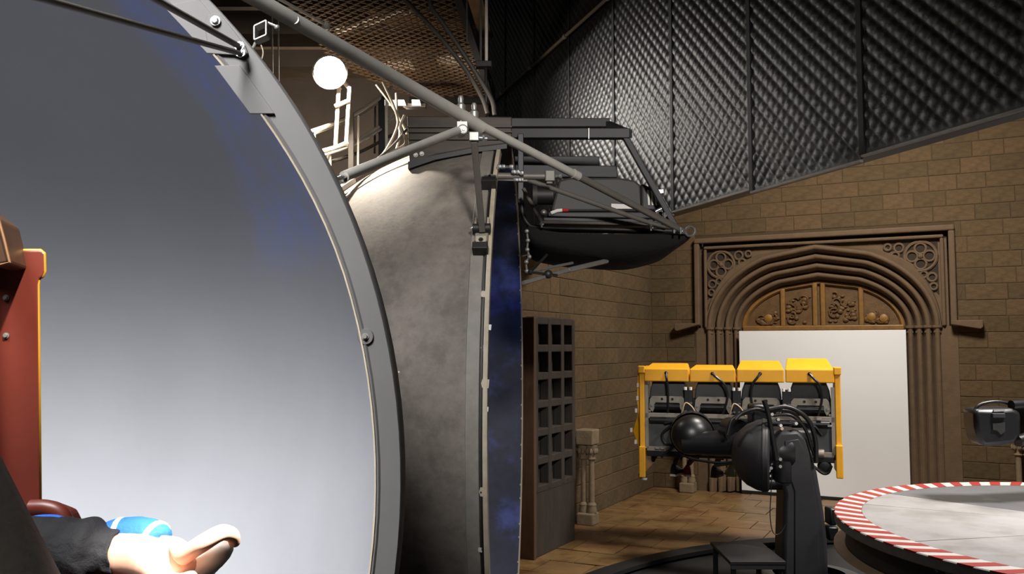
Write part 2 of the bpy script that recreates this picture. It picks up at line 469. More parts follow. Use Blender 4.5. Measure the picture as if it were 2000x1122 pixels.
# reveal behind the mouldings and jamb backing
for sgn in (-1, 1):
    a = SCN + sgn * (A_OUT + 0.12); b = SCN + sgn * (A_IN + 0.0)
    DOOR.box(S((a + b) / 2, ZS / 2, -0.55), (abs(a - b), 0.2, ZS), (SD, SN, UP))
DOOR.box(S(SCN, (ZS + DZ) / 2, -0.75), (4.48, 0.15, DZ - ZS), (SD, SN, UP))
DOOR.box(S(SCN, ZS / 2, -0.78), (4.4, 0.1, ZS), (SD, SN, UP))
DOORO = struct(DOOR.build('door_1', 'carved_stone', smooth=False, loc=S(SCN, 0, 0)))
NORD = 4
for k in range(NORD):
    g0, g1 = k / NORD, (k + 1) / NORD
    # profile across one order: hollow, fillet, roll
    pr = []
    for q in range(15):
        u = q / 14; g = g0 + (g1 - g0) * u
        base = prof_depth(g0) + (prof_depth(g1) - prof_depth(g0)) * (0.25 * u + 0.75 * (1 if u > 0.85 else 0))
        roll = 0.055 * math.sqrt(max(0, 1 - ((u - 0.32) / 0.3) ** 2)) if abs(u - 0.32) < 0.3 else 0
        hol = -0.07 * math.sin(PI * (u - 0.62) / 0.38) if u > 0.62 else 0
        pr.append((g, base + roll + hol))
    b = MB(); b.sheet([[S(*arch_pt(g, -1 + 2 * i / 72), n) for (g, n) in pr] for i in range(73)])
    b.build('arch_moulding', 'carved_stone', DOORO, angle=60)
    for sgn in (-1, 1):
        b = MB(); rows = []
        for z in (0.0, 0.25, 0.26, ZS - 0.0):
            ex = 0.03 if z < 0.255 else 0
            rows.append([S(SCN + sgn * (A_OUT + (A_IN - A_OUT) * g), z, n + ex) for (g, n) in pr])
        b.sheet(rows); b.build('jamb_shaft', 'carved_stone', DOORO, angle=60)
        gm = g0 + (g1 - g0) * 0.32; c = S(SCN + sgn * (A_OUT + (A_IN - A_OUT) * gm), ZS - 0.10, prof_depth(gm) + 0.015)
        b = MB(); b.lathe(c, UP, [(0.03, -0.03), (0.062, -0.01), (0.05, 0.03), (0.06, 0.05), (0.085, 0.075), (0.085, 0.11), (0.04, 0.12)], 14); b.build('capital', 'carved_stone', DOORO)
# spandrels: stone field between arch and square label
sp = MB(); rows = []
for i in range(73):
    t = -1 + 2 * i / 72; s, z = arch_pt(0, t)
    if abs(t) > 0.55:
        e = (abs(t) - 0.55) / 0.45; te = (SCN + (2.14 if t > 0 else -2.14), 4.66 - (4.66 - ZS) * e)
    else: te = (SCN + 2.14 * t / 0.55, 4.66)
    rows.append([S(s, z, 0.02), S(s + (te[0] - s) * 0.12, z + (te[1] - z) * 0.12, 0.03), S(s + (te[0] - s) * 0.18, z + (te[1] - z) * 0.18, -0.05), S(te[0], te[1], -0.05)])
sp.sheet(rows); sp.build('spandrel', 'carved_stone', DOORO, angle=30)
M['recess_shade'] = mat('shaded_recess_stone', (48, 39, 30), 0.95, var=0.2)  # darker stone painted in for the shade inside the tracery holes
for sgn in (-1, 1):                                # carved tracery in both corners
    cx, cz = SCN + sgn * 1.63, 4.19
    bk = MB(); bk.prism([S(cx + sgn * 0.37, 4.55, -0.045), S(cx - sgn * 0.52, 4.55, -0.045), S(cx - sgn * 0.1, 4.18, -0.045), S(cx + sgn * 0.37, 3.62, -0.045)], SN * 0.008); bk.build('spandrel_shade', 'recess_shade', DOORO, smooth=False)

    def circ(ds, dz, r, w=0.022):
        t = MB(); pts = [S(cx + sgn * (ds + r * math.cos(2 * PI * k / 20)), cz + dz + r * math.sin(2 * PI * k / 20), -0.022) for k in range(21)]
        t.tube(pts, w, 6, False); return t
    circ(0.10, 0.10, 0.255, 0.028).build('tracery', 'carved_stone', DOORO)
    for (ds, dz, r) in ((0.10, 0.235, 0.09), (0.10, -0.035, 0.09), (-0.035, 0.10, 0.09), (0.235, 0.10, 0.09), (-0.24, 0.26, 0.075), (-0.30, 0.13, 0.06), (-0.42, 0.28, 0.055), (0.27, -0.27, 0.07), (0.14, -0.22, 0.055), (0.29, -0.43, 0.055)):
        circ(ds, dz, r).build('tracery', 'carved_stone', DOORO)
    ro = MB(); ro.ball(S(cx + sgn * 0.1, cz + 0.1, -0.02), 0.05, 10, 6); ro.build('tracery', 'carved_stone', DOORO)
# label mould and the frame inside it
for (inset, w, n1, legs) in ((0.0, 0.10, 0.13, True), (0.17, 0.06, 0.06, False)):
    a, b, zt = DS0 + inset, DS1 - inset, DZ - inset * 0.9
    lm = MB()
    lm.box(S((a + b) / 2, zt - w / 2, n1 / 2), (b - a, n1, w), (SD, SN, UP)); lm.build('label_mould' if legs else 'inner_frame', 'carved_stone', DOORO, smooth=False, bevel=0.025)
    for sgn, e in ((-1, a + w / 2), (1, b - w / 2)):
        lm = MB(); lm.box(S(e, (zt - w + (3.12 if legs else ZS)) / 2, n1 / 2), (w, n1, zt - w - (3.12 if legs else ZS)), (SD, SN, UP)); lm.build('label_mould' if legs else 'inner_frame', 'carved_stone', DOORO, smooth=False, bevel=0.025)
        if legs:
            lm = MB(); x = e + sgn * 0.19; lm.prism([S(x - 0.24, 3.17, 0), S(x + 0.24, 3.17, 0), S(x + 0.24, 3.14, 0), S(x - 0.2, 3.02, 0), S(x - 0.24, 3.05, 0)] if sgn < 0 else [S(x - 0.24, 3.17, 0), S(x + 0.24, 3.17, 0), S(x + 0.24, 3.05, 0), S(x + 0.2, 3.02, 0), S(x - 0.24, 3.10, 0)], SN * 0.2)
            lm.build('label_stop', 'carved_stone', DOORO, smooth=False, bevel=0.015)
for sgn in (-1, 1):
    b = MB(); x0 = SCN + sgn * 2.0; x1 = DS1 if sgn > 0 else DS0; b.box(S((x0 + x1) / 2, 1.54, -0.06), (abs(x1 - x0), 0.12, 3.08), (SD, SN, UP)); b.build('jamb_pier', 'carved_stone', DOORO, smooth=False)

# carved timber head over the board
TY = thing('carved_timber_head', 'carved golden oak panelled head filling the arch above the white board', 'panelling', S(SCN, 3.03, -0.44))
bk = MB(); pts = [arch_pt(1.0, -1 + 2 * i / 40) for i in range(41)]
bk.prism([S(s, z, -0.50) for (s, z) in pts], SN * 0.04); bk.build('backboard', 'oak', TY, smooth=False)
b = MB(); b.tube([S(s, z, -0.44) for (s, z) in [arch_pt(1.03, -1 + 2 * i / 40) for i in range(41)]], 0.05, 6); b.build('frame', 'oak_light', TY)
b = MB(); b.box(S(SCN, 3.07, -0.43), (2.84, 0.1, 0.1), (SD, SN, UP)); b.build('rail', 'oak_light', TY, smooth=False, bevel=0.02)
for x in (0.72, 1.30, 1.44, 2.10):
    zt = max(z for (s, z) in pts if abs(s - x) < 0.09) - 0.02
    b = MB(); b.box(S(x, (3.1 + zt) / 2, -0.43), (0.09, 0.09, zt - 3.1), (SD, SN, UP)); b.build('mullion', 'oak_light', TY, smooth=False, bevel=0.025)


def carving(x0, x1, zlo, ztop, seed):
    rr = random.Random(seed); b = MB()
    for _ in range(26):
        x = rr.uniform(x0, x1); z = rr.uniform(zlo, ztop(x)); r = rr.uniform(0.03, 0.06)
        b.ball(S(x, z, -0.45), r, 7, 5, (1, 0.6, rr.uniform(0.5, 1.0)), (SD, SN, UP))
    for k in range(6):
        x = rr.uniform(x0 + 0.08, x1 - 0.08); z = rr.uniform(zlo + 0.05, ztop(x)); r = rr.uniform(0.05, 0.09); a = rr.uniform(0, 6)
        b.tube([S(x + r * math.cos(a + q * 0.5), z + r * math.sin(a + q * 0.5), -0.435) for q in range(9)], 0.018, 5)
    b.build('carving', 'oak', TY)['kind'] = 'stuff'


def atop(x): return ZS + H_IN * (1 - abs(x - SCN) / A_IN * 0.62) - 0.14


carving(0.80, 1.20, 3.18, atop, 1); carving(1.54, 2.0, 3.18, atop, 2); carving(0.22, 0.62, 3.16, lambda x: atop(x) - 0.12, 3); carving(2.18, 2.55, 3.16, lambda x: atop(x) - 0.12, 4)
for (x, z) in ((0.45, 3.27), (2.27, 3.27), (2.47, 3.24)):
    b = MB(); b.lathe(S(x, z, -0.45), SN, [(0.075, 0), (0.07, 0.035), (0.03, 0.05), (0, 0.05)], 12); b.build('boss', 'boss', TY)

# white board standing in the doorway
WB = thing('white_board', 'large plain white board standing in the stone doorway', 'board', S(SCN, 0.04, -0.1))
b = MB(); b.box(S(1.405, 1.535, -0.1), (2.88, 0.05, 2.97), (SD, SN, UP)); b.build('board_face', 'whiteboard', WB, smooth=False, bevel=0.004)
b = MB(); b.box(S(1.405, 0.02, -0.1), (2.88, 0.08, 0.06), (SD, SN, UP)); b.build('bottom_batten', 'black_paint', WB, smooth=False)


# ------------------------------------------------------------------ twin-shaft stone pillars
def pillar(c, ax, label, group):
    t = thing('stone_pillar', label, 'pillar', c, group)
    n = V((ax.y, -ax.x, 0)); A = (ax, n, UP)
    b = MB(); b.box(c + UP * 0.09, (0.27, 0.27, 0.18), A); b.build('plinth', 'pale_stone', t, smooth=False, bevel=0.02)
    for sgn in (-1, 1):
        p = c + ax * (0.066 * sgn)
        b = MB(); b.lathe(p, UP, [(0.075, 0.18), (0.08, 0.22), (0.065, 0.27), (0.072, 0.3), (0.05, 0.34)], 16); b.build('shaft_base', 'pale_stone', t)
        b = MB(); b.lathe(p, UP, [(0.045, 0.33), (0.042, 1.0)], 14); b.build('shaft', 'pale_stone', t)
        b = MB(); b.lathe(p, UP, [(0.05, 0.98), (0.068, 1.0), (0.055, 1.03), (0.06, 1.06), (0.08, 1.14), (0.095, 1.22)], 14)
        for k in range(7):
            a = 2 * PI * k / 7; b.ball(p + UP * 1.12 + V((math.cos(a), math.sin(a), 0)) * 0.075, 0.03, 6, 5, (1, 1, 1.7))
        b.build('capital', 'pale_stone', t)
    b = MB(); b.prism([c + ax * x + UP * z - n * 0.14 for (x, z) in ((-0.135, 1.22), (0.135, 1.22), (0.145, 1.45), (-0.145, 1.45))], n * 0.28); b.build('abacus', 'pale_stone', t, smooth=False, bevel=0.015)
    return t


pillar(V((1.17, 13.62, 0)), LN, 'pale carved stone pillar with twin shafts beside the dark grid door', None)
pillar(S(-0.95, 0, 0.3), SD, 'pale twin-shaft stone pillar half hidden behind the dangling feet of the yellow bench', None)
pillar(S(4.52, 0, 0.3), SD, 'twin-shaft stone pillar behind the black pod and round platform', None)

# ------------------------------------------------------------------ grid door on the left wall
GD = V((0.477, 0.879, 0)); GN = V((GD.y, -GD.x, 0)); G0 = V((0.262, 11.365, 0)); GL = 1.34; GH = 3.12; GA = (GD, GN, UP)


def G(u, z, n=0.0): return G0 + GD * u + UP * z + GN * n


D2 = thing('coffered_door', 'tall dark wooden door with deep square recesses beside the blue screen edge', 'door', G0)
b = MB(); b.box(G(GL / 2, GH / 2, -0.16), (GL, 0.06, GH - 0.1), GA); b.build('back_panel', 'dark_wood', D2, smooth=False)
b = MB(); b.box(G(GL / 2 + 0.03, 0.42, -0.06), (GL - 0.1, 0.12, 0.84), GA); b.build('lower_panel', 'dark_wood', D2, smooth=False, bevel=0.01)
cw = (GL - 0.12) / 3
for k in range(4):
    b = MB(); b.box(G(0.12 + cw * k - (0.04 if k == 3 else 0), (GH + 0.84) / 2, -0.06), (0.10, 0.13, GH - 0.84), GA); b.build('stile', 'dark_wood', D2, smooth=False, bevel=0.012)
rh = (GH - 0.06 - 0.84) / 6
for k in range(7):
    b = MB(); b.box(G(GL / 2 + 0.03, 0.86 + rh * k, -0.065), (GL - 0.08, 0.13, 0.10), GA); b.build('rail', 'dark_wood', D2, smooth=False, bevel=0.012)
b = MB(); b.box(G(0.03, GH / 2, -0.13), (0.07, 0.32, GH), GA); b.build('edge_board', 'brown_wood', D2, smooth=False, bevel=0.01)
for k in range(3):
    b = MB(); b.prism([G(0.2 + cw * k, GH - 0.06, -0.1), G(0.42 + cw * k, GH - 0.06, -0.1), G(0.40 + cw * k, GH + 0.01, -0.1), G(0.22 + cw * k, GH + 0.01, -0.1)], GN * 0.08); b.build('cresting', 'dark_wood', D2, smooth=False)

# ------------------------------------------------------------------ quilted acoustic curtain: hung blankets
QW = 1.37; QC = 3.34 * QW * 1.0
QDV = V((-570 / FPX, 1 / 1.0, 0)); QD = V((-570 * math.cos(PITCH) / FPX, 1.0, 0)); QD.z = 0; qt = QD.x; QD.normalize()
QN = V((-QD.y, QD.x, 0))                            # out of the curtain, to the left


def QX(px):                                        # depth of the curtain where it meets picture column px, at eye level
    u = (px - 430); return FPX * QC / u


Q0 = V((QC + qt * QX(1320), QX(1320), 0))           # seam at column 1320
QZ0, QZ1 = 4.09, 6.84


def quilt_mesh(w, h, step, name):
    nx, nz = int(w / step), int(h / step); s = 0.137
    vs = []; fs = []
    for j in range(nz + 1):
        for i in range(nx + 1):
            x, z = w * i / nx, h * j / nz
            p = (x + z) / s; q = (x - z) / s
            d = (abs(math.sin(PI * p)) * abs(math.sin(PI * q))) ** 0.5 * 0.017
            e = min(x, w - x, z, h - z)
            if e < 0.025: d = 0.010
            vs.append((x, d, z))
    for j in range(nz):
        for i in range(nx):
            a = j * (nx + 1) + i; fs.append((a, a + 1, a + nx + 2, a + nx + 1))
    me = bpy.data.meshes.new(name); me.from_pydata(vs, [], fs); me.shade_smooth(); me.materials.append(M['vinyl']); return me


qm1 = quilt_mesh(QW - 0.012, QZ1 - QZ0, 0.0165, 'quilted_blanket'); qm2 = quilt_mesh(QW - 0.012, 2.6, 0.0245, 'quilted_blanket')
QROT = math.atan2(QD.y, QD.x)
ords = ['first', 'second', 'third', 'fourth', 'fifth', 'sixth', 'seventh', 'eighth']
qb = MB()
for row, (me, z0) in enumerate(((qm1, QZ0), (qm2, QZ1 + 0.03))):
    for k in range(-4 if row == 0 else -1, 6):
        o = bpy.data.objects.new('quilted_blanket', me); COL.objects.link(o)
        base = Q0 + QD * (k * QW + 0.006)
        lift = random.uniform(-0.02, 0.02); tw = 0.0
        o.matrix_world = Matrix.Translation(base + UP * (z0 + lift) + QN * (0.02 + tw)) @ Matrix(((QD.x, QN.x, 0, 0), (QD.y, QN.y, 0, 0), (0, 0, 1, 0), (0, 0, 0, 1)))
        where = ('black quilted blanket in the lower row, ' if row == 0 else 'black quilted blanket above the pipe, ')
        n = 5 - k
        tag(o, where + ('nearest the far end' if n == 0 else '%s from the far end' % (ords[n - 1] if n < 9 else 'ninth')), 'blanket', 'quilted blankets of the lower row' if row == 0 else 'quilted blankets above the pipe')
        e = MB(); e.beam(base + UP * (z0 - 0.012 + lift) + QN * (0.025 + tw), base + QD * (QW - 0.012) + UP * (z0 - 0.012 + lift) + QN * (0.025 + tw), 0.03, 0.018)
        e2 = MB(); e2.beam(base + QD * (QW - 0.02) + UP * (z0 + lift) + QN * 0.026, base + QD * (QW - 0.02) + UP * (z0 + lift + (QZ1 - QZ0 if row == 0 else 2.6)) + QN * 0.026, 0.05, 0.03, up=QN)
        bi = e2.build('binding', 'stage_floor', None, smooth=False); bi.parent = o; bi.matrix_parent_inverse = o.matrix_world.inverted()
        ed = e.build('hem', 'rim_strip' if row == 0 else 'vinyl', None, smooth=False); ed.parent = o; ed.matrix_parent_inverse = o.matrix_world.inverted()
qb.beam(Q0 + QD * (-4.2 * QW) + UP * 6.85 - QN * 0.1, Q0 + QD * (6.2 * QW) + UP * 6.85 - QN * 0.1, 0.12, 5.5); struct(qb.build('wall_right', 'black_paint', smooth=False))
cp = thing('conduit_pipe', 'long thin steel pipe running along the quilted blankets', 'pipe', Q0 + UP * 6.85)
b = MB(); b.tube([Q0 + QD * (-0.95 * QW) + UP * 6.85 + QN * 0.08, Q0 + QD * (5.8 * QW) + UP * 6.85 + QN * 0.08], 0.022, 8); b.tube([Q0 + QD * (-0.95 * QW) + UP * 6.85 + QN * 0.08, Q0 + QD * (-0.95 * QW) + UP * 7.6 + QN * 0.08], 0.022, 8); b.build('pipe', 'dark_tube', cp)
for k in range(0, 5):
    b = MB(); b.lathe(Q0 + QD * (k * QW) + UP * 6.85 + QN * 0.08, QD, [(0.02, -0.04), (0.034, -0.04), (0.034, 0.04), (0.02, 0.04)], 10); b.build('coupling', 'steel', cp)
# ================================================================== SCREEN BOWLS
def bowl_mesh(c, ax, R, n_t=40, n_a=96, tmax=PI / 2, flip=False, zmin=0.02):
    b = MB(); prof = [(R * math.sin(tmax * i / n_t), -R * math.cos(tmax * i / n_t)) for i in range(n_t + 1)]
    b.lathe(c, ax, prof, n_a)
    for p in b.v: p.z = max(p.z, zmin)
    return b


# near bowl: opening faces the camera
C1 = W(-602, 950, 3.0); R1 = 1370 * mpx(3.0); A1 = V((0, -1, 0))
B1 = thing('projection_screen', 'large pale grey concave projection bowl open towards the viewer', 'screen', V((C1.x, C1.y, 0.0)))
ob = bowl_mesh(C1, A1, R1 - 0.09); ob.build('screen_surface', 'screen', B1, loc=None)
# the blue-light mask needs its own origin at the bowl's centre
for o in B1.children:
    off = C1 - ROOT[B1.name]
    for v in o.data.vertices: v.co -= off
    o.location = off
ob = bowl_mesh(C1, A1, R1 - 0.03); ob.build('outer_shell', 'shell', B1)


def widen(mb):                                     # the flange is a little broader towards the top
    for p in mb.v:
        d = p - C1; r = math.hypot(d.x, d.z)
        u = min(1, max(0, (d.z / r - 0.3) / 0.4)); u = u * u * (3 - 2 * u)
        if r < R1 - 0.06:
            k = (r - 0.033 * u) / r; p.x = C1.x + d.x * k; p.z = C1.z + d.z * k
        p.z = max(p.z, 0.01)


rm = MB(); rm.lathe(C1, A1, [(R1 - 0.085, -0.02), (R1 - 0.085, 0.03), (R1 - 0.076, 0.034), (R1 - 0.07, 0.026), (R1 - 0.004, 0.026), (R1, 0.02), (R1, -0.09), (R1 - 0.05, -0.09)], 160)
widen(rm)
rm.build('rim_flange', 'rim_grey', B1)
bd = MB(); bd.lathe(C1, A1, [(R1 - 0.090, 0.0), (R1 - 0.090, 0.034), (R1 - 0.084, 0.037), (R1 - 0.083, 0.03)], 160)
widen(bd)
bd.build('rim_bead', 'rim_edge', B1)
w = W(714, 658, 2.972)
b = MB(); b.lathe(w, A1, [(0, 0.006), (0.026, 0.006), (0.028, 0.0), (0.028, -0.004)], 24); b.build('washer', 'rim_grey', B1)
bolt(w + A1 * 0.006, A1, 0.008, 0.012, B1, m='steel')
# clamp ear on the upper rim
ear = [W(x, y, 2.96) for (x, y) in ((398, 45), (404, 30), (416, 24), (430, 28), (450, 52), (478, 88), (484, 104), (470, 112), (440, 100), (405, 88))]
b = MB(); b.prism(ear, V((0, 0.02, 0))); b.build('clamp_plate', 'rim_grey', B1, smooth=False, bevel=0.003)
bolt(W(421, 41, 2.955), A1, 0.012, 0.014, B1)
b = MB(); b.prism([W(x, y, 2.962) for (x, y) in ((418, 128), (468, 127), (536, 222), (488, 222))], V((0, 0.012, 0))); b.build('splice_plate', 'rim_grey', B1, smooth=False, bevel=0.002)
b = MB(); b.prism([W(x, y, 2.962) for (x, y) in ((318, 12), (388, -2), (442, 62), (472, 108), (404, 104))], V((0, 0.010, 0))); b.build('splice_plate', 'rim_grey', B1, smooth=False, bevel=0.002)

# far bowl: opening faces right, seen from behind
C2 = V((-0.025, 8.0, 2.2)); R2 = 2.42; A2 = V((0.998, -0.059, 0)).normalized()
B2 = thing('projection_screen', 'far brown-backed projection bowl seen from behind with a blue-lit inner edge', 'screen', V((C2.x, C2.y, 0.0)))
ob = bowl_mesh(C2, A2, R2); ob.build('outer_shell', 'shell', B2)
ob = bowl_mesh(C2, A2, R2 - 0.05); ob.build('screen_surface', 'blue_lit_screen', B2)
rm = MB(); rm.lathe(C2, A2, [(R2 - 0.05, -0.01), (R2 - 0.05, 0.012), (R2 + 0.028, 0.012), (R2 + 0.03, 0.008), (R2 + 0.03, -0.018), (R2 - 0.0, -0.018)], 160)
for p in rm.v: p.z = max(p.z, 0.01)
rm.build('rim_flange', 'rim_edge', B2)
rm = MB(); rm.lathe(C2, A2, [(R2 * math.cos(0.055) - 0.01, -0.135), (R2 + 0.012, -0.132), (R2 + 0.018, -0.128), (R2 + 0.018, -0.045), (R2 + 0.012, -0.04), (R2 - 0.01, -0.04)], 160)
for p in rm.v: p.z = max(p.z, 0.01)
rm.build('rim_strip', 'rim_strip', B2)
rm = MB(); rm.lathe(C2, A2, [(R2 - 0.01, -0.036), (R2 + 0.024, -0.034), (R2 + 0.024, -0.024), (R2 - 0.01, -0.022)], 160)
for p in rm.v: p.z = max(p.z, 0.01)
rm.build('rim_lip', 'black_paint', B2)


def hit2(px, py, lift=0.0):
    """point on the outside of the far bowl under a picture point"""
    d = ray(px, py).normalized(); oc = CAM - C2; bq = d.dot(oc); cq = oc.dot(oc) - (R2 + lift) ** 2
    return CAM + d * (-bq - math.sqrt(max(0, bq * bq - cq)))


for (px, py, r) in ((948, 750, 9), (950, 800, 5), (944, 962, 9), (955, 640, 6), (938, 1075, 5), (945, 575, 7)):   # scraps of tape on the rim
    c = hit2(px, py, 0.022); n = (c - C2).normalized(); t = n.cross(A2).normalized(); q = n.cross(t)
    b = MB(); b.prism([c + t * (0.0033 * r * u) + q * (0.0028 * r * v_) for (u, v_) in ((-1, -0.8), (0.9, -1), (1.1, 0.7), (0.1, 1.1), (-0.9, 0.8))], n * 0.002); b.build('tape_scrap', 'tape' if r < 7 else 'rim_edge', B2, smooth=False)
for (px, py, r) in ((932, 573, 5), (943, 680, 6), (779, 727, 2)):                                                  # chipped paint
    c = hit2(px, py, 0.001); n = (c - C2).normalized(); t = n.cross(A2).normalized(); q = n.cross(t)
    b = MB(); b.prism([c + t * (0.0033 * r * u) + q * (0.0026 * r * v_) for (u, v_) in ((-1.2, -0.4), (-0.1, -0.9), (1.1, -0.6), (0.7, 0.5), (0.0, 1.0), (-0.6, 0.4))], n * 0.002); b.build('paint_chip', 'label', B2, smooth=False)
# hooks on the back of the far bowl that hold the struts
for (px, py) in ((942, 470), (957, 362)):
    c = hit2(px, py, 0.0); n = (c - C2).normalized(); tz = (UP - n * n.z).normalized(); tx = tz.cross(n)
    A = (tx, n, tz); s = 1.0
    b = MB(); b.box(c + n * 0.03, (0.09, 0.06, 0.10), A); b.build('bracket', 'rim_strip', B2, smooth=False, bevel=0.006)
    if py > 400:
        for sg in (-1, 1):
            b = MB(); b.box(c + n * 0.06 + tx * (0.042 * sg) + tz * 0.08, (0.016, 0.06, 0.11), A); b.build('bracket_cheek', 'rim_edge', B2, smooth=False, bevel=0.004)
        b = MB(); b.tube([c + n * 0.07 + tz * 0.05 - tx * 0.06, c + n * 0.07 + tz * 0.05 + tx * 0.06], 0.035, 12); b.build('pin', 'black_paint', B2)
        bolt(c + n * 0.07 + tz * 0.05 - tx * 0.06, -tx, 0.014, 0.02, B2)
        b = MB(); b.box(c + n * 0.05 - tz * 0.045, (0.07, 0.03, 0.07), A); b.build('bracket', 'rim_edge', B2, smooth=False, bevel=0.004)
        bolt(c + n * 0.066 - tz * 0.045, n, 0.011, 0.012, B2, m='black_paint')
    else:
        b = MB(); b.box(c + n * 0.04 + tz * 0.03, (0.05, 0.03, 0.07), A); b.build('bracket', 'rim_edge', B2, smooth=False, bevel=0.004)
        bolt(c + n * 0.056 + tz * 0.03, n, 0.011, 0.012, B2, m='black_paint')
    b = MB(); b.box(c + n * 0.05 - tz * (0.115 if py > 400 else 0.06), (0.105, 0.1, 0.055), A); b.build('bracket_foot', 'black_tube', B2, smooth=False, bevel=0.004)

# ================================================================== OVERHEAD TUBES
# long diagonal tube from over the near bowl to the tip of the projector frame
LT = thing('long_strut', 'long grey steel tube running diagonally down from the top edge to the projector tip', 'tube', W(905, 235, 5.4))


def ltube(a, c, r, name='tube', m='tube', n=16):
    b = MB(); b.tube([a, c], r, n); return b.build(name, m, LT)


pA, pB, pC, pD = W(465, -22, 4.1), W(905, 228, 5.4), W(1128, 344, 6.2), W(1335, 452, 7.05)
ltube(pA + (pA - pB).normalized() * 2.2, pB, 0.040); ltube(pB, pC, 0.030); ltube(pC, pD, 0.027, m='dark_tube')
for (p, q, r) in ((W(895, 222, 5.37), W(940, 250, 5.53), 0.043), (W(1119, 339, 6.16), W(1130, 345, 6.2), 0.034)):
    ltube(p, q, r, 'sleeve')
for (x, y, D) in ((580, 45, 4.38),):
    d = (pB - pA).normalized(); c = W(x, y, D); ln = V((0, -1, 0)); b = MB(); b.lathe(c + ln * 0.035, ln, [(0.022, -0.02), (0.022, 0.012), (0.014, 0.012), (0.014, -0.02)], 18); b.build('end_ring', 'steel', LT)
for (x, y, D) in ((900, 200, 5.38), (926, 213, 5.5)):
    b = MB(); p = W(x, y + 32, D); b.lathe(p, UP, [(0.012, -0.03), (0.012, 0.03), (0.028, 0.03), (0.03, 0.05), (0.03, 0.085), (0.02, 0.095), (0.016, 0.10), (0.018, 0.13), (0.012, 0.145), (0, 0.145)], 12); b.build('lifting_eye', 'steel', LT)
# joint under the tube
b = MB(); p = W(903, 255, 5.36); b.lathe(p, (0.25, -1, 0), [(0, 0.03), (0.028, 0.03), (0.034, 0.024), (0.034, -0.06)], 18); b.prism([p + V((x, -0.02, z)) for (x, z) in ((-0.034, 0), (0.034, 0), (0.034, 0.055), (-0.034, 0.055))], V((0, 0.06, 0))); b.build('clevis', 'steel', LT, bevel=0.003)
bolt(p + V((0.007, -0.031, 0)), (0.25, -1, 0), 0.012, 0.012, LT)
b = MB(); p2 = W(926, 268, 5.52); b.box(p2, (0.065, 0.06, 0.06)); b.tube([p2 + V((-0.04, 0, 0.035)), p2 + V((0.04, 0, 0.035))], 0.02, 12); b.build('saddle', 'steel', LT, bevel=0.006)
b = MB(); q0 = p2 + V((0.0, 0, 0.055)); b.tube(smooth_path([q0 + V((-0.03, 0, -0.02)), q0 + V((-0.03, 0, 0.02)), q0 + V((0, 0, 0.035)), q0 + V((0.03, 0, 0.02)), q0 + V((0.03, 0, -0.04))], 4), 0.007, 8); b.build('u_bolt', 'steel', LT)
b = MB(); b.tube([p2 + V((0.03, 0, -0.005)), p2 + V((0.085, 0, -0.01))], 0.012, 10); b.tube([p2 + V((0.055, 0, -0.008)), p2 + V((0.07, 0, -0.009))], 0.02, 6); b.build('bolt', 'chrome', LT)

# arm from the near bowl's back to the joint
AR = thing('short_strut', 'short grey tube rising from the near bowl bracket to the long tube joint', 'tube', W(640, 355, 4.0))
b = MB(); b.tube([W(672, 345, 4.15), W(893, 256, 5.33)], 0.027, 16); b.build('tube', 'tube', AR)
b = MB(); b.prism([W(x, y, 3.98) for (x, y) in ((610, 348), (655, 340), (662, 362), (636, 368), (622, 366))], V((0, 0.05, 0))); b.build('bracket', 'rim_strip', AR, smooth=False, bevel=0.004)
b = MB(); b.lathe(W(638, 357, 3.98), (0, -1, 0), [(0, 0.012), (0.016, 0.012), (0.028, 0.006), (0.028, 0)], 16); b.build('pivot', 'dark_tube', AR)
b = MB(); b.tube([W(655, 352, 4.03), W(675, 344, 4.16)], 0.012, 10); b.build('threaded_end', 'chrome', AR)
b = MB(); b.beam(W(628, 362, 4.0), W(660, 420, 3.4), 0.04, 0.04); b.build('bracket_arm', 'dark_tube', AR, smooth=False)

# flat bar down to the far bowl
FB = thing('flat_strut', 'dark flat steel bar hanging from the joint to the far bowl bracket', 'bar', W(925, 280, 5.52))
e1 = hit2(942, 452, 0.07)
b = MB(); b.beam(W(926, 276, 5.52), e1, 0.036, 0.07 * 0.6, up=(1, 0, 0)); b.build('bar', 'dark_tube', FB, smooth=False, bevel=0.004)

# thin stay rods on the near rim
for (pts, lab, D0) in (((( 62, -8), (468, 104)), 'lower thin dark rod crossing in front of the grey bowl to the rim clamp', 1.9), (((285, -12), (466, 90)), 'upper thin dark rod meeting the rim clamp from above', 2.35)):
    a, c = W(pts[0][0], pts[0][1], D0), W(pts[1][0], pts[1][1], 2.92)
    t = thing('stay_rod', lab, 'rod', c)
    b = MB(); b.tube([a + (a - c).normalized() * 0.9, c], 0.0095 if D0 < 2 else 0.0105, 12); b.build('rod', 'dark_tube', t)
    b = MB(); b.tube([c, c + (c - a).normalized() * 0.03], 0.007, 10); b.build('threaded_end', 'chrome', t)
    bolt(c + (c - a).normalized() * 0.012 + V((0, -0.006, 0)), (0, -1, 0.2), 0.011, 0.012, t)
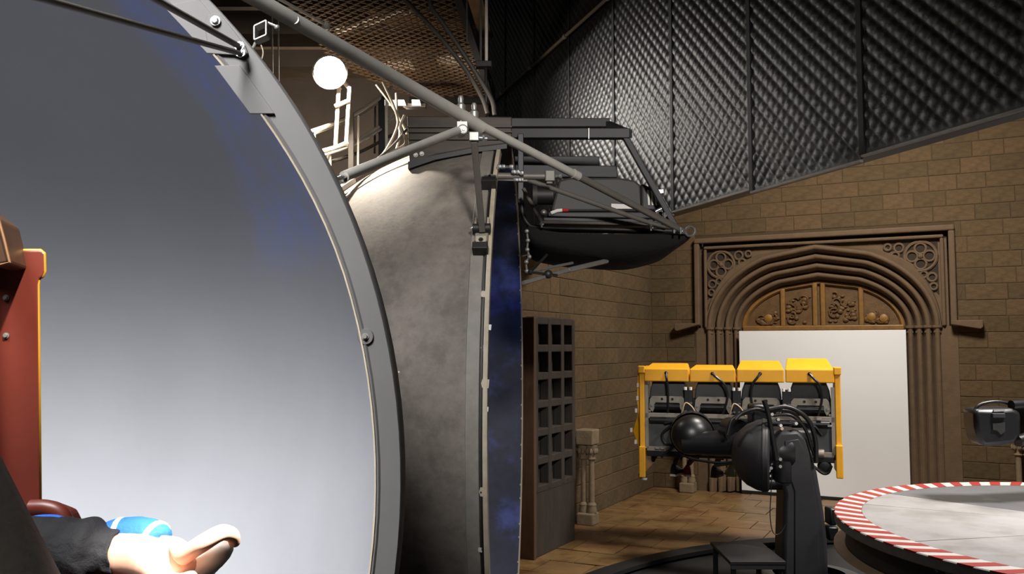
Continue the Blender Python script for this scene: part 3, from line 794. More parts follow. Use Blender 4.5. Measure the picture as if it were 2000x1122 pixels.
# small strap bracket hanging beside the rim
SB = thing('strap_bracket', 'small square steel strap bracket hanging beside the rim bolts', 'bracket', W(515, 66, 3.15))
for (a, c) in (((500, 55), (523, 44)), ((523, 44), (523, 72)), ((523, 72), (500, 82)), ((500, 82), (500, 55))):
    b = MB(); b.beam(W(a[0], a[1], 3.15), W(c[0], c[1], 3.15), 0.05, 0.006); b.build('strap', 'steel', SB, smooth=False, bevel=0.001)
b = MB(); b.tube([W(523, 45, 3.15), W(542, 53, 3.15)], 0.006, 8); b.ball(W(541, 54, 3.15), 0.011, 10, 6); b.build('stud', 'steel', SB)
b = MB(); b.tube(smooth_path([W(x, y, 3.14) for (x, y) in ((500, 82), (494, 94), (486, 98), (490, 112), (498, 118))], 5), 0.006, 8); b.build('hook', 'steel', SB)
b = MB(); b.tube(smooth_path([W(x, y, 3.14) for (x, y) in ((510, 88), (514, 102), (511, 116), (503, 124), (494, 146))], 5), 0.0025, 6); b.build('tie_wire', 'cable', SB)

# ================================================================== FLOODLIGHT, WALKWAY, RAILS
FL = thing('floodlight', 'glowing white floodlight on a pale ladder-like bracket behind the near bowl', 'lamp', W(668, 290, 7.5))
lc = W(644, 140, 7.35); ld = V((0.28, -0.82, -0.5)).normalized()
b = MB(); b.lathe(lc, ld, [(0.06, -0.2), (0.1, -0.18), (0.135, -0.03), (0.145, 0.0), (0.15, 0.02), (0.135, 0.02)], 24); b.lathe(lc, ld, [(0, -0.2), (0.06, -0.2)], 24); b.build('housing', 'steel', FL)
b = MB(); b.lathe(lc, ld, [(0.134, 0.005), (0.10, 0.012), (0, 0.018)], 24); b.build('lamp_face', 'lamp_face', FL)
for (a, c) in (((662, 172), (655, 290)), ((683, 170), (676, 285))):
    b = MB(); b.beam(W(a[0], a[1], 7.5), W(c[0], c[1], 7.5), 0.03, 0.035, up=(0, 1, 0)); b.build('upright', 'rail', FL, smooth=False, bevel=0.004)
for (a, c) in (((654, 208), (683, 196)), ((646, 292), (680, 278))):
    b = MB(); b.beam(W(a[0], a[1], 7.48), W(c[0], c[1], 7.48), 0.03, 0.03); b.build('rung', 'rail', FL, smooth=False, bevel=0.004)
b = MB(); b.tube([W(664, 176, 7.5), lc - ld * 0.12], 0.02, 8); b.tube([W(683, 174, 7.5), lc - ld * 0.12 + V((0.04, 0, 0))], 0.02, 8); b.build('yoke', 'rail', FL)
lp = bpy.data.lights.new('flood_lamp', 'SPOT'); lp.energy = 520; lp.shadow_soft_size = 0.07; lp.color = (1, 0.9, 0.76); lp.spot_size = math.radians(166); lp.spot_blend = 0.8
lo = bpy.data.objects.new('flood_lamp', lp); COL.objects.link(lo); lo.location = lc + ld * 0.05; lo.rotation_euler = V((0.1, 0.45, -0.9)).to_track_quat('-Z', 'Y').to_euler()

WR = thing('guard_rail', 'pale curved double guard rail with posts on the maintenance ring above the far bowl', 'railing', W(690, 330, 8.2))


def wrail(pts, D0, D1, r=0.02, name='rail', m='rail'):
    n = len(pts); b = MB(); b.tube(smooth_path([W(x, y, D0 + (D1 - D0) * i / (n - 1)) for i, (x, y) in enumerate(pts)], 6), r, 8); return b.build(name, m, WR)


wrail(((560, 272), (606, 258), (655, 240), (695, 222), (725, 203), (752, 184), (765, 170)), 7.2, 9.4)
wrail(((560, 279), (606, 264), (655, 246), (697, 228), (727, 209), (754, 190)), 7.3, 9.45, 0.012)
wrail(((585, 308), (620, 298), (655, 288), (690, 278), (725, 258), (748, 242), (768, 222)), 7.2, 9.4)
wrail(((590, 314), (640, 301), (690, 284), (727, 264), (752, 247), (772, 228)), 7.3, 9.45, 0.012)
wrail(((600, 330), (660, 312), (710, 294), (765, 264)), 7.4, 9.3, 0.018, 'toe_rail', 'dark_tube')
for (x, y0, y1, D, w, m) in ((610, 258, 345, 7.3, 0.05, 'rail'), (686, 222, 340, 8.0, 0.05, 'dark_tube'), (700, 225, 330, 8.1, 0.02, 'rail'), (745, 190, 318, 8.9, 0.06, 'black_tube'), (755, 195, 310, 9.0, 0.03, 'rail'), (625, 300, 350, 7.7, 0.04, 'rail'), (733, 200, 300, 9.2, 0.02, 'dark_tube')):
    b = MB(); b.beam(W(x, y0, D), W(x + random.uniform(-3, 1), y1, D), w, w, up=(0, 1, 0)); b.build('post', m, WR, smooth=False, bevel=0.004)
b = MB(); b.box(W(637, 318, 7.8), (0.09, 0.05, 0.14)); b.build('switch_box', 'rail', WR, smooth=False, bevel=0.006)

# loose cables hanging by the rails and lying over the far bowl
cabs = [(((735, 165), (765, 205), (785, 240), (795, 262)), 7.3, 'cable', 'pale cable hanging from the tube across the guard rail'),
        (((748, 160), (772, 215), (775, 250), (745, 305), (700, 340)), 7.2, 'cable', 'pale cable looping down past the rail posts onto the far bowl'),
        (((790, 225), (782, 250), (792, 280), (760, 300), (720, 330), (640, 385)), 7.0, 'cable', 'longest pale cable lying along the top of the far bowl'),
        (((795, 252), (770, 282), (735, 312), (690, 342), (650, 372)), 7.0, 'dark_cable', 'dark cable lying on the far bowl beside the pale ones'),
        (((774, 182), (776, 230), (781, 262), (772, 300)), 7.4, 'cable', 'short pale cable hanging straight beside the black post')]
for i, (pts, D, m, lab) in enumerate(cabs):
    b = MB(); b.tube(smooth_path([W(x, y, D) for (x, y) in pts], 8), 0.011, 8); tag(b.build('cable', m), lab, 'cable')

# ledge strips on top of the far bowl, seen under the cables
LS = thing('ledge_frame', 'brown steel ledge resting along the top of the far bowl', 'frame', W(720, 345, 7.3))
for (a, c, D0, D1, w, m) in (((668, 352), (744, 320), 6.9, 7.5, 0.06, 'rim_edge'), ((645, 382), (690, 352), 6.7, 7.0, 0.05, 'rail'), ((648, 396), (790, 318), 6.9, 7.9, 0.05, 'brown_steel')):
    b = MB(); b.beam(W(a[0], a[1], D0), W(c[0], c[1], D1), w, 0.04); b.build('strip', m, LS, smooth=False, bevel=0.004)

# machine box and support beams above the far bowl
MBX = thing('hoist_box', 'brown streaked steel box above the far bowl where the black beams start', 'box', W(890, 290, 7.6))
b = MB(); b.prism([W(x, y, 6.74) for (x, y) in ((795, 226), (1000, 228), (1000, 280), (940, 287), (850, 303), (800, 322))], V((0, 0.9, 0))); b.build('casing', 'brown_steel', MBX, smooth=False, bevel=0.01)
for y in (248, 258, 272):
    b = MB(); b.beam(W(796, y, 6.73), W(1000, y, 6.73), 0.02, 0.012); b.build('rib', 'brown_steel', MBX, smooth=False)
b = MB(); b.prism([W(x, y, 6.70) for (x, y) in ((797, 316), (850, 303), (930, 288), (990, 281), (990, 290), (930, 297), (850, 312), (797, 330))], V((0, 0.5, 0))); b.build('saddle', 'black_paint', MBX, smooth=False)
for x in (812, 824):
    bolt(W(x, 303 - (x - 812) * 0.2, 6.74), (0, -1, 0), 0.012, 0.014, MBX, m='steel')

# lit strip fixture behind the rails
SF = thing('strip_light', 'row of bright white strip lights under the walkway far behind the long tube', 'lamp', W(785, 210, 11.4))
b = MB(); b.beam(W(742, 208, 11.45), W(832, 208, 11.45), 0.12, 0.05); b.build('housing', 'brown_steel', SF, smooth=False)
for (x0, x1, sk) in ((747, 757, 1), (760, 768, 4), (771, 789, 4), (805, 819, 3)):
    b = MB(); b.prism([W(x, y, 11.38) for (x, y) in ((x0, 206), (x1 + sk, 206), (x1, 195), (x0 - 1, 195))], V((0, 0.03, 0))); b.build('diffuser', 'strip_face', SF, smooth=False)
sl_ = bpy.data.lights.new('strip_lamp', 'AREA'); sl_.shape = 'RECTANGLE'; sl_.size = 0.7; sl_.size_y = 0.12; sl_.spread = math.radians(95); sl_.energy = 34; sl_.color = (1, 0.95, 0.88)
so_ = bpy.data.objects.new('strip_lamp', sl_); COL.objects.link(so_); so_.location = W(785, 200, 11.33); so_.rotation_euler = V((0.93, -0.28, -0.24)).to_track_quat('-Z', 'Y').to_euler()

# expanded-metal walkway overhead
DK = thing('mesh_walkway', 'brown expanded-metal walkway overhead behind the long tube', 'walkway', W(760, 100, 9))
ZD = 6.35


def onz(px, py, z):
    r = ray(px, py); return CAM + r * ((z - CAM.z) / r.z)


b = MB(); hx = 0.13
cr = [onz(x, y, ZD) for (x, y) in ((520, -60), (880, -60), (962, 192), (800, 192), (640, 120))]


def inpoly(p, poly):
    c = False; n = len(poly)
    for i in range(n):
        a, q = poly[i], poly[(i + 1) % n]
        if (a.y > p.y) != (q.y > p.y) and p.x < (q.x - a.x) * (p.y - a.y) / (q.y - a.y) + a.x: c = not c
    return c


for j in range(0, 70):
    for i in range(0, 34):
        p = V((-4.2 + i * 0.14 + (0.07 if j % 2 else 0), 7.4 + j * 0.072, ZD))
        if not inpoly(p, cr): continue
        for (dx, dy) in ((0.07, 0.036), (0.07, -0.036)):
            a = p; c = p + V((dx, dy, 0)) * 0.6
            b.beam(a + V((0, 0, 0)), p + V((dx, dy, 0)), 0.022, 0.012)
dm = b.build('expanded_metal', 'deck', DK, smooth=False); dm['kind'] = 'stuff'
for k in range(4):
    y = 7.9 + k * 1.25
    xr = cr[1].x + (cr[2].x - cr[1].x) * (y - cr[1].y) / (cr[2].y - cr[1].y); b = MB(); b.box(((xr - 4.4) / 2, y, ZD + 0.10), (xr + 4.4, 0.10, 0.16)); b.build('joist', 'brown_steel', DK, smooth=False)
b = MB(); b.prism([c + UP * 0.9 for c in cr], UP * 0.05); b.build('upper_plate', 'deck', DK, smooth=False)
for pl_ in (((652, 58), (700, 44), (704, 54), (656, 68)), ((706, 42), (800, 12), (802, 26), (710, 54)), ((742, 124), (800, 118), (812, 136), (756, 138)), ((850, 112), (900, 108), (905, 128), (858, 126))):
    b = MB(); b.prism([onz(x, y, ZD + 0.05) for (x, y) in pl_], UP * 0.02); b.build('cross_plate', 'rail', DK, smooth=False)
b = MB(); b.beam(cr[3] + UP * 0.02, cr[2] + UP * 0.02, 0.08, 0.2); b.build('edge_beam', 'black_paint', DK, smooth=False)
b = MB(); b.beam(cr[1] + UP * 0.02, cr[2] + UP * 0.02, 0.08, 0.2); b.build('edge_beam', 'black_paint', DK, smooth=False)
wl_ = bpy.data.lights.new('walkway_fill', 'AREA'); wl_.energy = 85; wl_.size = 0.5; wl_.color = (1, 0.85, 0.65)  # unseen warm fill added to light the walkway and back wall
wo = bpy.data.objects.new('walkway_fill', wl_); COL.objects.link(wo); wo.location = (-2.6, 10.2, 4.6); wo.rotation_euler = V((0, 0.7, 0.7)).to_track_quat('-Z', 'Y').to_euler()

for (pts, D, r, m, lab) in ((((782, -10), (850, 62), (905, 130), (940, 188), (952, 222)), 7.9, 0.022, 'dark_cable', 'left of the two thick dark cables curving down from the walkway'),
                            (((838, -10), (843, 15), (868, 50), (905, 105), (935, 152), (960, 195), (966, 225)), 7.9, 0.022, 'dark_cable', 'right of the two thick dark cables curving down, with a kink at the top')):
    b = MB(); b.tube(smooth_path([W(x, y, D) for (x, y) in pts], 8), r, 10); tag(b.build('power_cable', m), lab, 'cable')
for (x, y0, y1, r, lab) in ((950, -10, 122, 0.016, 'pale vertical conduit ending in a small black box'), (939, -10, 122, 0.012, 'dark vertical conduit beside the pale one'), (912, -10, 85, 0.008, 'thin vertical wire left of the two conduits')):
    b = MB(); b.tube([W(x, y0, 8.4), W(x, y1, 8.4)], r, 8); tag(b.build('conduit', 'rail' if x == 950 else 'dark_tube'), lab, 'pipe')
b = MB(); b.box(W(945, 127, 8.4), (0.16, 0.1, 0.06)); b.tube([W(949, 130, 8.4), W(950, 228, 8.4)], 0.016, 8); tag(b.build('junction_box', 'black_tube', bevel=0.006), 'small black junction box at the foot of the two conduits', 'box')
for (x, y0, y1) in ((543, 60, 228), (531, 60, 210)):
    b = MB(); b.tube([W(x, y0 - 80, 6.4), W(x + 2, y1 + 60, 6.4)], 0.006, 6); tag(b.build('hanging_wire', 'cable'), 'thin wire hanging vertically right beside the near bowl rim' if x == 543 else 'thin wire hanging just left of its twin near the rim', 'wire')
b = MB(); b.tube([W(440, -60, 5.0), W(640, 50, 5.9), W(645, 60, 5.9)], 0.011, 8); b.ball(W(637, 50, 5.88), 0.03, 8, 6); tag(b.build('guy_wire', 'rail'), 'thin pale rod running above the long diagonal tube', 'rod')

# ================================================================== PROJECTOR RIG
RG = thing('projector_rig', 'black steel cantilever frame with beams holding the projector over the hall', 'frame', W(1120, 300, 7.4))
DN, DF = 7.25, 8.15


def rbeam(a, c, D0, D1, w, h, name='beam', m='black_paint'):
    b = MB(); b.beam(W(a[0], a[1], D0), W(c[0], c[1], D1), w, h); return b.build(name, m, RG, smooth=False, bevel=0.006)


rbeam((800, 262), (1230, 262), 7.42, DN, 0.08, 0.085)
rbeam((930, 241), (1190, 241), DF, DF, 0.08, 0.085)
rbeam((1005, 318), (1170, 318), DF, DF, 0.08, 0.11)
rbeam((1005, 335), (1205, 337), 7.9, 7.9, 0.08, 0.11)
rbeam((1221, 268), (1324, 452), DN, DN, 0.05, 0.05, 'brace')
rbeam((1017, 262), (1017, 400), DN, DN, 0.05, 0.05, 'upright', 'black_tube')
rbeam((1228, 262), (1188, 244), DN, DF, 0.06, 0.07, 'cross_beam')
rbeam((1150, 250), (1150, 272), DN - 0.045, DN - 0.045, 0.006, 0.012, 'hanger', 'steel')
b = MB(); b.tube(smooth_path([W(x, y, DN) for (x, y) in ((1019, 395), (1021, 418), (1030, 436), (1044, 444), (1100, 447), (1200, 449), (1330, 452))], 6), 0.022, 10); b.build('lower_rail', 'black_tube', RG)
b = MB(); b.tube(smooth_path([W(x, y, DF) for (x, y) in ((1040, 444), (1100, 450), (1200, 452), (1325, 455))], 6), 0.022, 10); b.build('lower_rail', 'black_tube', RG)
for (a, c, D0, D1, r, m) in (((1012, 345), (1298, 446), 6.7, 7.1, 0.020, 'dark_tube'), ((1022, 368), (1060, 438), 7.0, 7.1, 0.016, 'dark_tube')):
    b = MB(); b.tube([W(a[0], a[1], D0), W(c[0], c[1], D1)], r, 12); b.build('stay', m, RG)
for (x, y, D) in ((1058, 437, 7.05), (1272, 443, 7.05), (1298, 420, 7.05), (1317, 448, 7.0), (1330, 449, 7.0)):
    b = MB(); b.ball(W(x, y, D), 0.022, 8, 6); b.tube([W(x, y - 4, D - 0.03), W(x, y + 8, D - 0.03)], 0.009, 8); b.build('bolt', 'chrome', RG)
b = MB(); p = W(1348, 452, 7.05); b.tube([p + V((0.04 * math.cos(a), 0, 0.04 * math.sin(a))) for a in [PI * 2 * k / 16 for k in range(17)]], 0.010, 8); b.build('shackle', 'chrome', RG)
b = MB(); b.tube([W(1280, 414, 7.0), W(1292, 408, 7.0)], 0.016, 10); b.build('bolt', 'chrome', RG)

# horizontal clamp pipe on the rim
CPP = thing('clamp_pipe', 'short horizontal dark pipe clamped across the blue rim edge', 'pipe', W(1010, 344, 6.4))
b = MB(); b.tube([W(949, 344, 6.45), W(1068, 345, 6.45)], 0.026, 14); b.build('pipe', 'dark_tube', CPP)
b = MB(); b.tube([W(952, 349, 6.46), W(1030, 352, 6.46)], 0.012, 8); b.build('rod', 'tube', CPP)
b = MB(); b.box(W(1074, 345, 6.45), (0.075, 0.08, 0.085)); b.box(W(1073, 357, 6.45), (0.05, 0.05, 0.03)); b.build('clamp', 'dark_tube', CPP, smooth=False, bevel=0.008)
b = MB(); b.tube([W(1085, 345, 6.44), W(1099, 342, 6.42)], 0.012, 8); b.ball(W(1094, 344, 6.43), 0.02, 8, 6); b.build('clamp_screw', 'steel', CPP)
for (x, y) in ((975, 326), (983, 326), (999, 326), (1003, 336), (1011, 336), (1019, 338), (1007, 352), (1013, 352), (1019, 352)):
    b = MB(); b.lathe(W(x, y, 6.4), (1, -0.2, 0.05), [(0, -0.014), (0.017, -0.014), (0.019, 0), (0.017, 0.014), (0, 0.014)], 6); b.build('nut', 'chrome', CPP)
b = MB(); b.tube([W(972, 326, 6.42), W(1003, 326, 6.42)], 0.010, 8); b.build('threaded_rod', 'chrome', CPP)

# projector on the frame
PJ = thing('projector', 'dark grey boxy projector with vent slots inside the black frame', 'projector', W(1170, 415, 7.7))
Dp = 7.45
b = MB(); b.prism([W(x, y, Dp) for (x, y) in ((1076, 413), (1092, 352), (1112, 347), (1210, 347), (1240, 352), (1252, 362), (1256, 413))], V((0, 0.6, 0))); b.build('body', 'projector', PJ, smooth=False, bevel=0.02)
b = MB(); b.prism([W(x, y, Dp - 0.03) for (x, y) in ((1252, 358), (1290, 372), (1294, 404), (1286, 412), (1252, 413))], V((0, 0.6, 0))); b.build('vent_end', 'projector_dark', PJ, smooth=False, bevel=0.02)
for k in range(4):
    b = MB(); x = 1264 + k * 7; b.prism([W(x, 371 + k * 2.2 + max(0, k - 2) * 9, Dp - 0.045), W(x + 4, 372 + k * 2.2 + max(0, k - 2) * 9, Dp - 0.045), W(x + 5.5, 401, Dp - 0.045), W(x + 2, 401, Dp - 0.045)], V((0, 0.02, 0))); b.build('vent_slot', 'label', PJ, smooth=False)
b = MB(); b.prism([W(x, y, Dp - 0.01) for (x, y) in ((1284, 371), (1296, 370), (1296, 377), (1289, 378))], V((0, 0.03, 0))); b.build('latch', 'chrome', PJ, smooth=False)
b = MB(); b.prism([W(x, y, Dp - 0.01) for (x, y) in ((1194, 398), (1240, 400), (1240, 408), (1194, 408))], V((0, 0.03, 0))); b.build('label_plate', 'label', PJ, smooth=False)
b = MB(); b.prism([W(x, y, Dp - 0.06) for (x, y) in ((1070, 414), (1300, 414), (1300, 428), (1070, 424))], V((0, 0.7, 0))); b.build('base_tray', 'projector_dark', PJ, smooth=False, bevel=0.01)
b = MB(); b.tube([W(1076, 417, Dp - 0.07), W(1088, 412, Dp - 0.07), W(1098, 411, Dp - 0.07)], 0.016, 8); b.build('status_tag', 'label', PJ)
b = MB(); b.tube([W(1098, 411, Dp - 0.07), W(1110, 411, Dp - 0.07)], 0.014, 8); b.build('status_light', 'red', PJ)
b = MB(); b.tube([W(1048, 382, Dp + 0.3), W(1080, 382, Dp + 0.3)], 0.085, 18); b.build('lens_barrel', 'projector_dark', PJ)
b = MB(); b.tube([W(1040, 382, Dp + 0.3), W(1049, 382, Dp + 0.3)], 0.095, 18); b.build('lens_ring', 'projector', PJ)
b = MB(); b.ball(W(1062, 416, Dp - 0.05), 0.03, 10, 6); b.tube([W(1064, 420, Dp - 0.05), W(1064, 432, Dp - 0.02)], 0.014, 8); b.build('foot', 'steel', PJ)
for (y, m) in ((430, 'black_paint'), (436, 'brown_steel')):
    b = MB(); b.beam(W(1062, y - 1, 7.2), W(1300, y + 3, 7.2), 0.05, 0.022); b.build('base_rail', m, PJ, smooth=False)

# cloth sling hung under the frame
SL = MB(); rows = []; rr = random.Random(3)
top = [(1030, 438), (1046, 446), (1075, 452), (1110, 456), (1150, 457), (1200, 457), (1250, 457), (1290, 457), (1330, 457), (1356, 460)]
bot = [(1031, 470), (1040, 492), (1070, 500), (1105, 506), (1145, 510), (1200, 512), (1250, 512), (1280, 505), (1312, 497), (1352, 462)]
for i, (t, q) in enumerate(zip(top, bot)):
    row = []
    for k in range(17):
        a = PI * k / 16; f = (1 - math.cos(a)) / 2           # near rim -> belly -> far rim
        D = 7.08 + 1.15 * f; dip = math.sin(a) ** 0.55
        row.append(W(t[0] + (q[0] - t[0]) * dip, 0, D) * 0 + W(t[0] + (q[0] - t[0]) * dip + rr.uniform(-2.5, 2.5), t[1] + (q[1] - t[1]) * dip + rr.uniform(-3.5, 3.5) * dip, 7.1) + V((0, D - 7.1, 0)))
    rows.append(row)
SL.sheet(rows)
o = SL.build('cloth_sling', 'cloth', angle=180, solid=0.012); tag(o, 'black cloth sling hanging under the projector frame', 'cloth')
k = o.modifiers.new('sub', 'SUBSURF'); k.levels = 1; k.render_levels = 2

# lower braces below the sling
BR = thing('lower_brace', 'thin bright tubes bracing the frame below the black cloth sling', 'tube', W(1060, 540, 6.6))
for (a, c, D0, D1, r, m) in (((1022, 553), (1110, 528), 6.5, 6.9, 0.016, 'steel'), ((1110, 528), (1185, 510), 6.9, 7.3, 0.021, 'steel'), ((1034, 531), (1118, 514), 6.6, 7.2, 0.011, 'steel'), ((1036, 532), (1068, 498), 6.6, 6.9, 0.010, 'black_tube'), ((1032, 532), (1088, 538), 6.55, 6.75, 0.010, 'black_tube')):
    b = MB(); b.tube([W(a[0], a[1], D0), W(c[0], c[1], D1)], r, 10); b.build('tube', m, BR)
b = MB(); b.ball(W(1071, 536, 6.68), 0.034, 10, 7); b.ball(W(1036, 532, 6.58), 0.022, 8, 6); b.build('knuckle', 'black_tube', BR)
b = MB(); pts = [(1029, 452), (1031, 470), (1030, 488), (1034, 502), (1028, 512), (1029, 530)]; b.tube(smooth_path([W(x, y, 6.75) for (x, y) in pts], 4), 0.008, 6)
for (x, y) in pts: b.ball(W(x, y, 6.74), 0.018, 7, 5)
b.build('chain', 'steel', BR)
# ================================================================== ROUND PLATFORM WITH STRIPED EDGE
TC = V((5.60, 7.73, 1.15)); TR = 2.614
TT = thing('round_platform', 'round grey metal platform edged in red and white hazard stripes', 'platform', V((TC.x, TC.y, 0)))
b = MB(); b.lathe(TC, UP, [(TR - 0.25, 0), (TR - 0.008, 0), (TR, -0.008), (TR, -0.012)], 120); b.build('edge_ring', 'stripe_white', TT)
b = MB(); b.lathe(TC, UP, [(TR - 0.001, -0.012), (TR - 0.001, -0.085), (TR - 0.04, -0.09)], 120); b.build('edge_lip', 'rim_strip', TT)
NS = 66
sm = None
for k in range(NS):
    a = 2 * PI * k / NS; da = PI / NS; sk = 0.052
    b = MB(); rows = []
    for q in range(3):
        u = a + da * q / 2
        rows.append([TC + V((math.cos(u + sk) * (TR - 0.25), math.sin(u + sk) * (TR - 0.25), 0.002)), TC + V((math.cos(u) * TR, math.sin(u) * TR, 0.002)), TC + V((math.cos(u) * (TR + 0.002), math.sin(u) * (TR + 0.002), -0.012))])
    b.sheet(rows)
    if sm is None:
        o = b.build('stripe', 'stripe_red', TT); sm = o.data
    else:
        o = bpy.data.objects.new('stripe', sm); COL.objects.link(o); o.parent = TT
        # rotate about the platform's centre
        o.rotation_euler = (0, 0, a)
# deck plates: two dark wedges and light plates split by seams
def deck(a0, a1, r0, m, dz=0.0):
    b = MB(); n = max(3, int(abs(a1 - a0) / 0.06)); R = TR - 0.252
    o_ = [TC + V((math.cos(a0 + (a1 - a0) * k / n) * R, math.sin(a0 + (a1 - a0) * k / n) * R, -0.012)) for k in range(n + 1)]
    i_ = [TC + V((math.cos(a0 + (a1 - a0) * k / n) * r0, math.sin(a0 + (a1 - a0) * k / n) * r0, -0.012)) for k in range(n, -1, -1)]
    b.prism(o_ + i_, UP * (0.012 + dz)); return b.build('deck_plate', m, TT, smooth=False, bevel=0.002)


g = 0.004
for (a0, a1, m) in ((20, 75, 'deck_plate'), (75, 130, 'deck_dark'), (130, 150, 'deck_plate'), (150, 192, 'deck_plate'), (192, 240, 'deck_plate'), (240, 300, 'deck_plate'), (300, 380, 'deck_plate')):
    deck(math.radians(a0) + g, math.radians(a1) - g, 0.55, m)
b = MB(); b.lathe(TC, UP, [(0, 0.0), (0.545, 0.0), (0.545, -0.05)], 40); b.build('hub_plate', 'deck_dark', TT)
b = MB(); b.lathe(TC, UP, [(TR - 0.10, -0.05), (TR - 0.10, -0.30), (TR - 0.02, -0.315), (TR - 0.01, -0.33), (TR - 0.10, -0.34)], 120); b.build('skirt', 'skirt', TT)
b = MB(); b.lathe(TC, UP, [(TR - 0.09, -0.30), (TR + 0.01, -0.305), (TR + 0.01, -0.325), (TR - 0.09, -0.33)], 120); b.build('bottom_flange', 'flange', TT)
b = MB(); b.lathe(TC, UP, [(TR - 0.03, -0.088), (TR - 0.03, -0.10), (TR - 0.10, -0.105)], 120); b.build('top_flange', 'rim_strip', TT)
for k in range(2):
    for j in range(3):
        a = math.radians(201.5 + 2.2 * k); p = TC + V((math.cos(a), math.sin(a), 0)) * (TR - 0.10) + UP * (-0.12 - 0.065 * j); bolt(p, V((math.cos(a), math.sin(a), 0)), 0.012, 0.012, TT, m='steel')
b = MB(); b.lathe(V((TC.x, TC.y, 0)), UP, [(1.5, -0.03), (1.5, 0.1), (1.3, 0.14), (1.3, 0.82), (2.4, 0.85)], 64); b.build('pedestal', 'robot_dark', TT)

# ================================================================== ROBOT ARM
RB = thing('industrial_robot', 'black industrial robot arm carrying the yellow bench', 'robot', W(1578, 1122, 10.4) * 1.0)
RBB = W(1578, 1122, 10.45)
Dr = 10.30
poly = [(1524, 1260), (1530, 1040), (1532, 965), (1514, 905), (1508, 862), (1522, 842), (1560, 840), (1578, 858), (1597, 925), (1610, 1000), (1617, 1060), (1624, 1260)]
b = MB(); b.prism([W(x, y, Dr) for (x, y) in poly], V((0.05, 0.5, 0))); b.build('upper_arm', 'robot', RB, angle=30, bevel=0.05)
b = MB(); b.prism([W(x, y, Dr - 0.012) for (x, y) in ((1552, 1240), (1552, 960), (1534, 905), (1533, 862), (1560, 858), (1572, 880), (1588, 940), (1598, 1010), (1604, 1240))], V((0, 0.03, 0))); b.build('arm_cover', 'robot', RB, angle=30, bevel=0.01)
pj = W(1536, 882, Dr + 0.25)
exl = V((-0.955, 0.295, 0.02)).normalized()
b = MB(); b.lathe(pj, exl, [(0, -0.1), (0.26, -0.1), (0.29, -0.06), (0.29, 0.24), (0.25, 0.3)], 28); b.build('elbow_housing', 'robot_dark', RB)
cc = W(1500, 890, Dr + 0.18)
b = MB(); b.lathe(cc, exl, [(0, -0.02), (0.40, -0.02), (0.425, 0.0), (0.43, 0.03), (0.415, 0.12), (0.36, 0.24), (0.27, 0.34), (0.16, 0.40), (0.07, 0.42), (0, 0.425)], 40); b.build('elbow_cover', 'robot', RB)
b = MB(); b.lathe(cc, exl, [(0.432, 0.035), (0.437, 0.05), (0.432, 0.065)], 40); b.build('cover_seam', 'skirt', RB)
b = MB(); b.box(W(1480, 812, Dr + 0.35), (0.2, 0.25, 0.28)); b.build('motor_box', 'robot_dark', RB, bevel=0.03)
b = MB(); b.box(W(1555, 850, Dr + 0.3), (0.3, 0.35, 0.14)); b.build('motor_box', 'robot', RB, bevel=0.03)
b = MB(); b.tube([W(1462, 866, 10.75), W(1400, 866, 10.95), W(1335, 866, 11.1)], [0.16, 0.155, 0.14], 20); b.build('wrist', 'robot_dark', RB)
b = MB(); b.ball(W(1352, 850, 11.15), 0.27, 28, 18, (1, 0.8, 0.95)); b.build('wrist_motor', 'hose', RB)
b = MB(); b.lathe(W(1352, 850, 11.15), (0.2, 1, 0), [(0.28, 0), (0.28, 0.36), (0.2, 0.4), (0, 0.4)], 24); b.build('tool_flange', 'robot_dark', RB)
b = MB(); b.tube([W(1440, 845, 10.75), W(1425, 840, 10.95)], 0.16, 20); b.build('wrist_collar', 'robot_dark', RB)
b = MB(); b.tube([W(1530, 900, Dr + 0.1), W(1530, 940, Dr + 0.1)], 0.13, 16); b.tube([W(1497, 945, Dr + 0.1), W(1535, 945, Dr + 0.1)], 0.075, 12); b.build('lower_joint', 'robot_dark', RB)
for (x, y, m) in ((1506, 915, 'chrome'), (1524, 898, 'steel'), (1502, 920, 'chrome'), (1525, 832, 'chrome'), (1527, 838, 'flange'), (1508, 810, 'steel'), (1555, 828, 'chrome'), (1520, 820, 'steel'), (1524, 912, 'steel')):
    b = MB(); p = W(x, y, Dr - 0.02); b.lathe(p, (-0.2, -1, 0.1), [(0, 0.02), (0.018, 0.02), (0.022, 0.0), (0.022, -0.12)], 10); b.build('connector', m, RB)
hoses = [((1492, 782), (1500, 808), (1506, 840), (1512, 876), (1516, 900)), ((1502, 800), (1540, 796), (1576, 818), (1592, 858), (1594, 905)), ((1508, 812), (1545, 812), (1572, 838), (1584, 872), (1590, 890)),
         ((1436, 820), (1452, 806), (1480, 800), (1502, 808)), ((1500, 806), (1525, 802), (1550, 808), (1566, 828)), ((1420, 850), (1430, 820), (1455, 808), (1470, 806))]
for i, h in enumerate(hoses):
    b = MB(); b.tube(smooth_path([W(x, y, Dr - 0.04 + 0.02 * i) for (x, y) in h], 8), 0.028 if i in (0, 1) else 0.02, 10); b.build('hose', 'hose', RB)
b = MB(); b.tube(smooth_path([W(x, y, Dr) for (x, y) in ((1507, 925), (1506, 960), (1504, 1005), (1508, 1036), (1516, 1045), (1526, 1040), (1534, 1026))], 6), 0.006, 6); b.build('hanging_lead', 'black_tube', RB)
b = MB(); b.box(W(1622, 1008, Dr + 0.2), (0.08, 0.2, 0.2)); b.box(W(1622, 1040, Dr + 0.2), (0.12, 0.22, 0.16)); b.build('side_motor', 'robot_dark', RB, bevel=0.02)
base = V((RBB.x + 0.05, 10.55, 0))
b = MB(); b.lathe(base, UP, [(0.6, -0.03), (0.6, 0.03), (0.5, 0.05), (0.42, 0.05)], 40); b.build('base', 'robot_dark', RB)

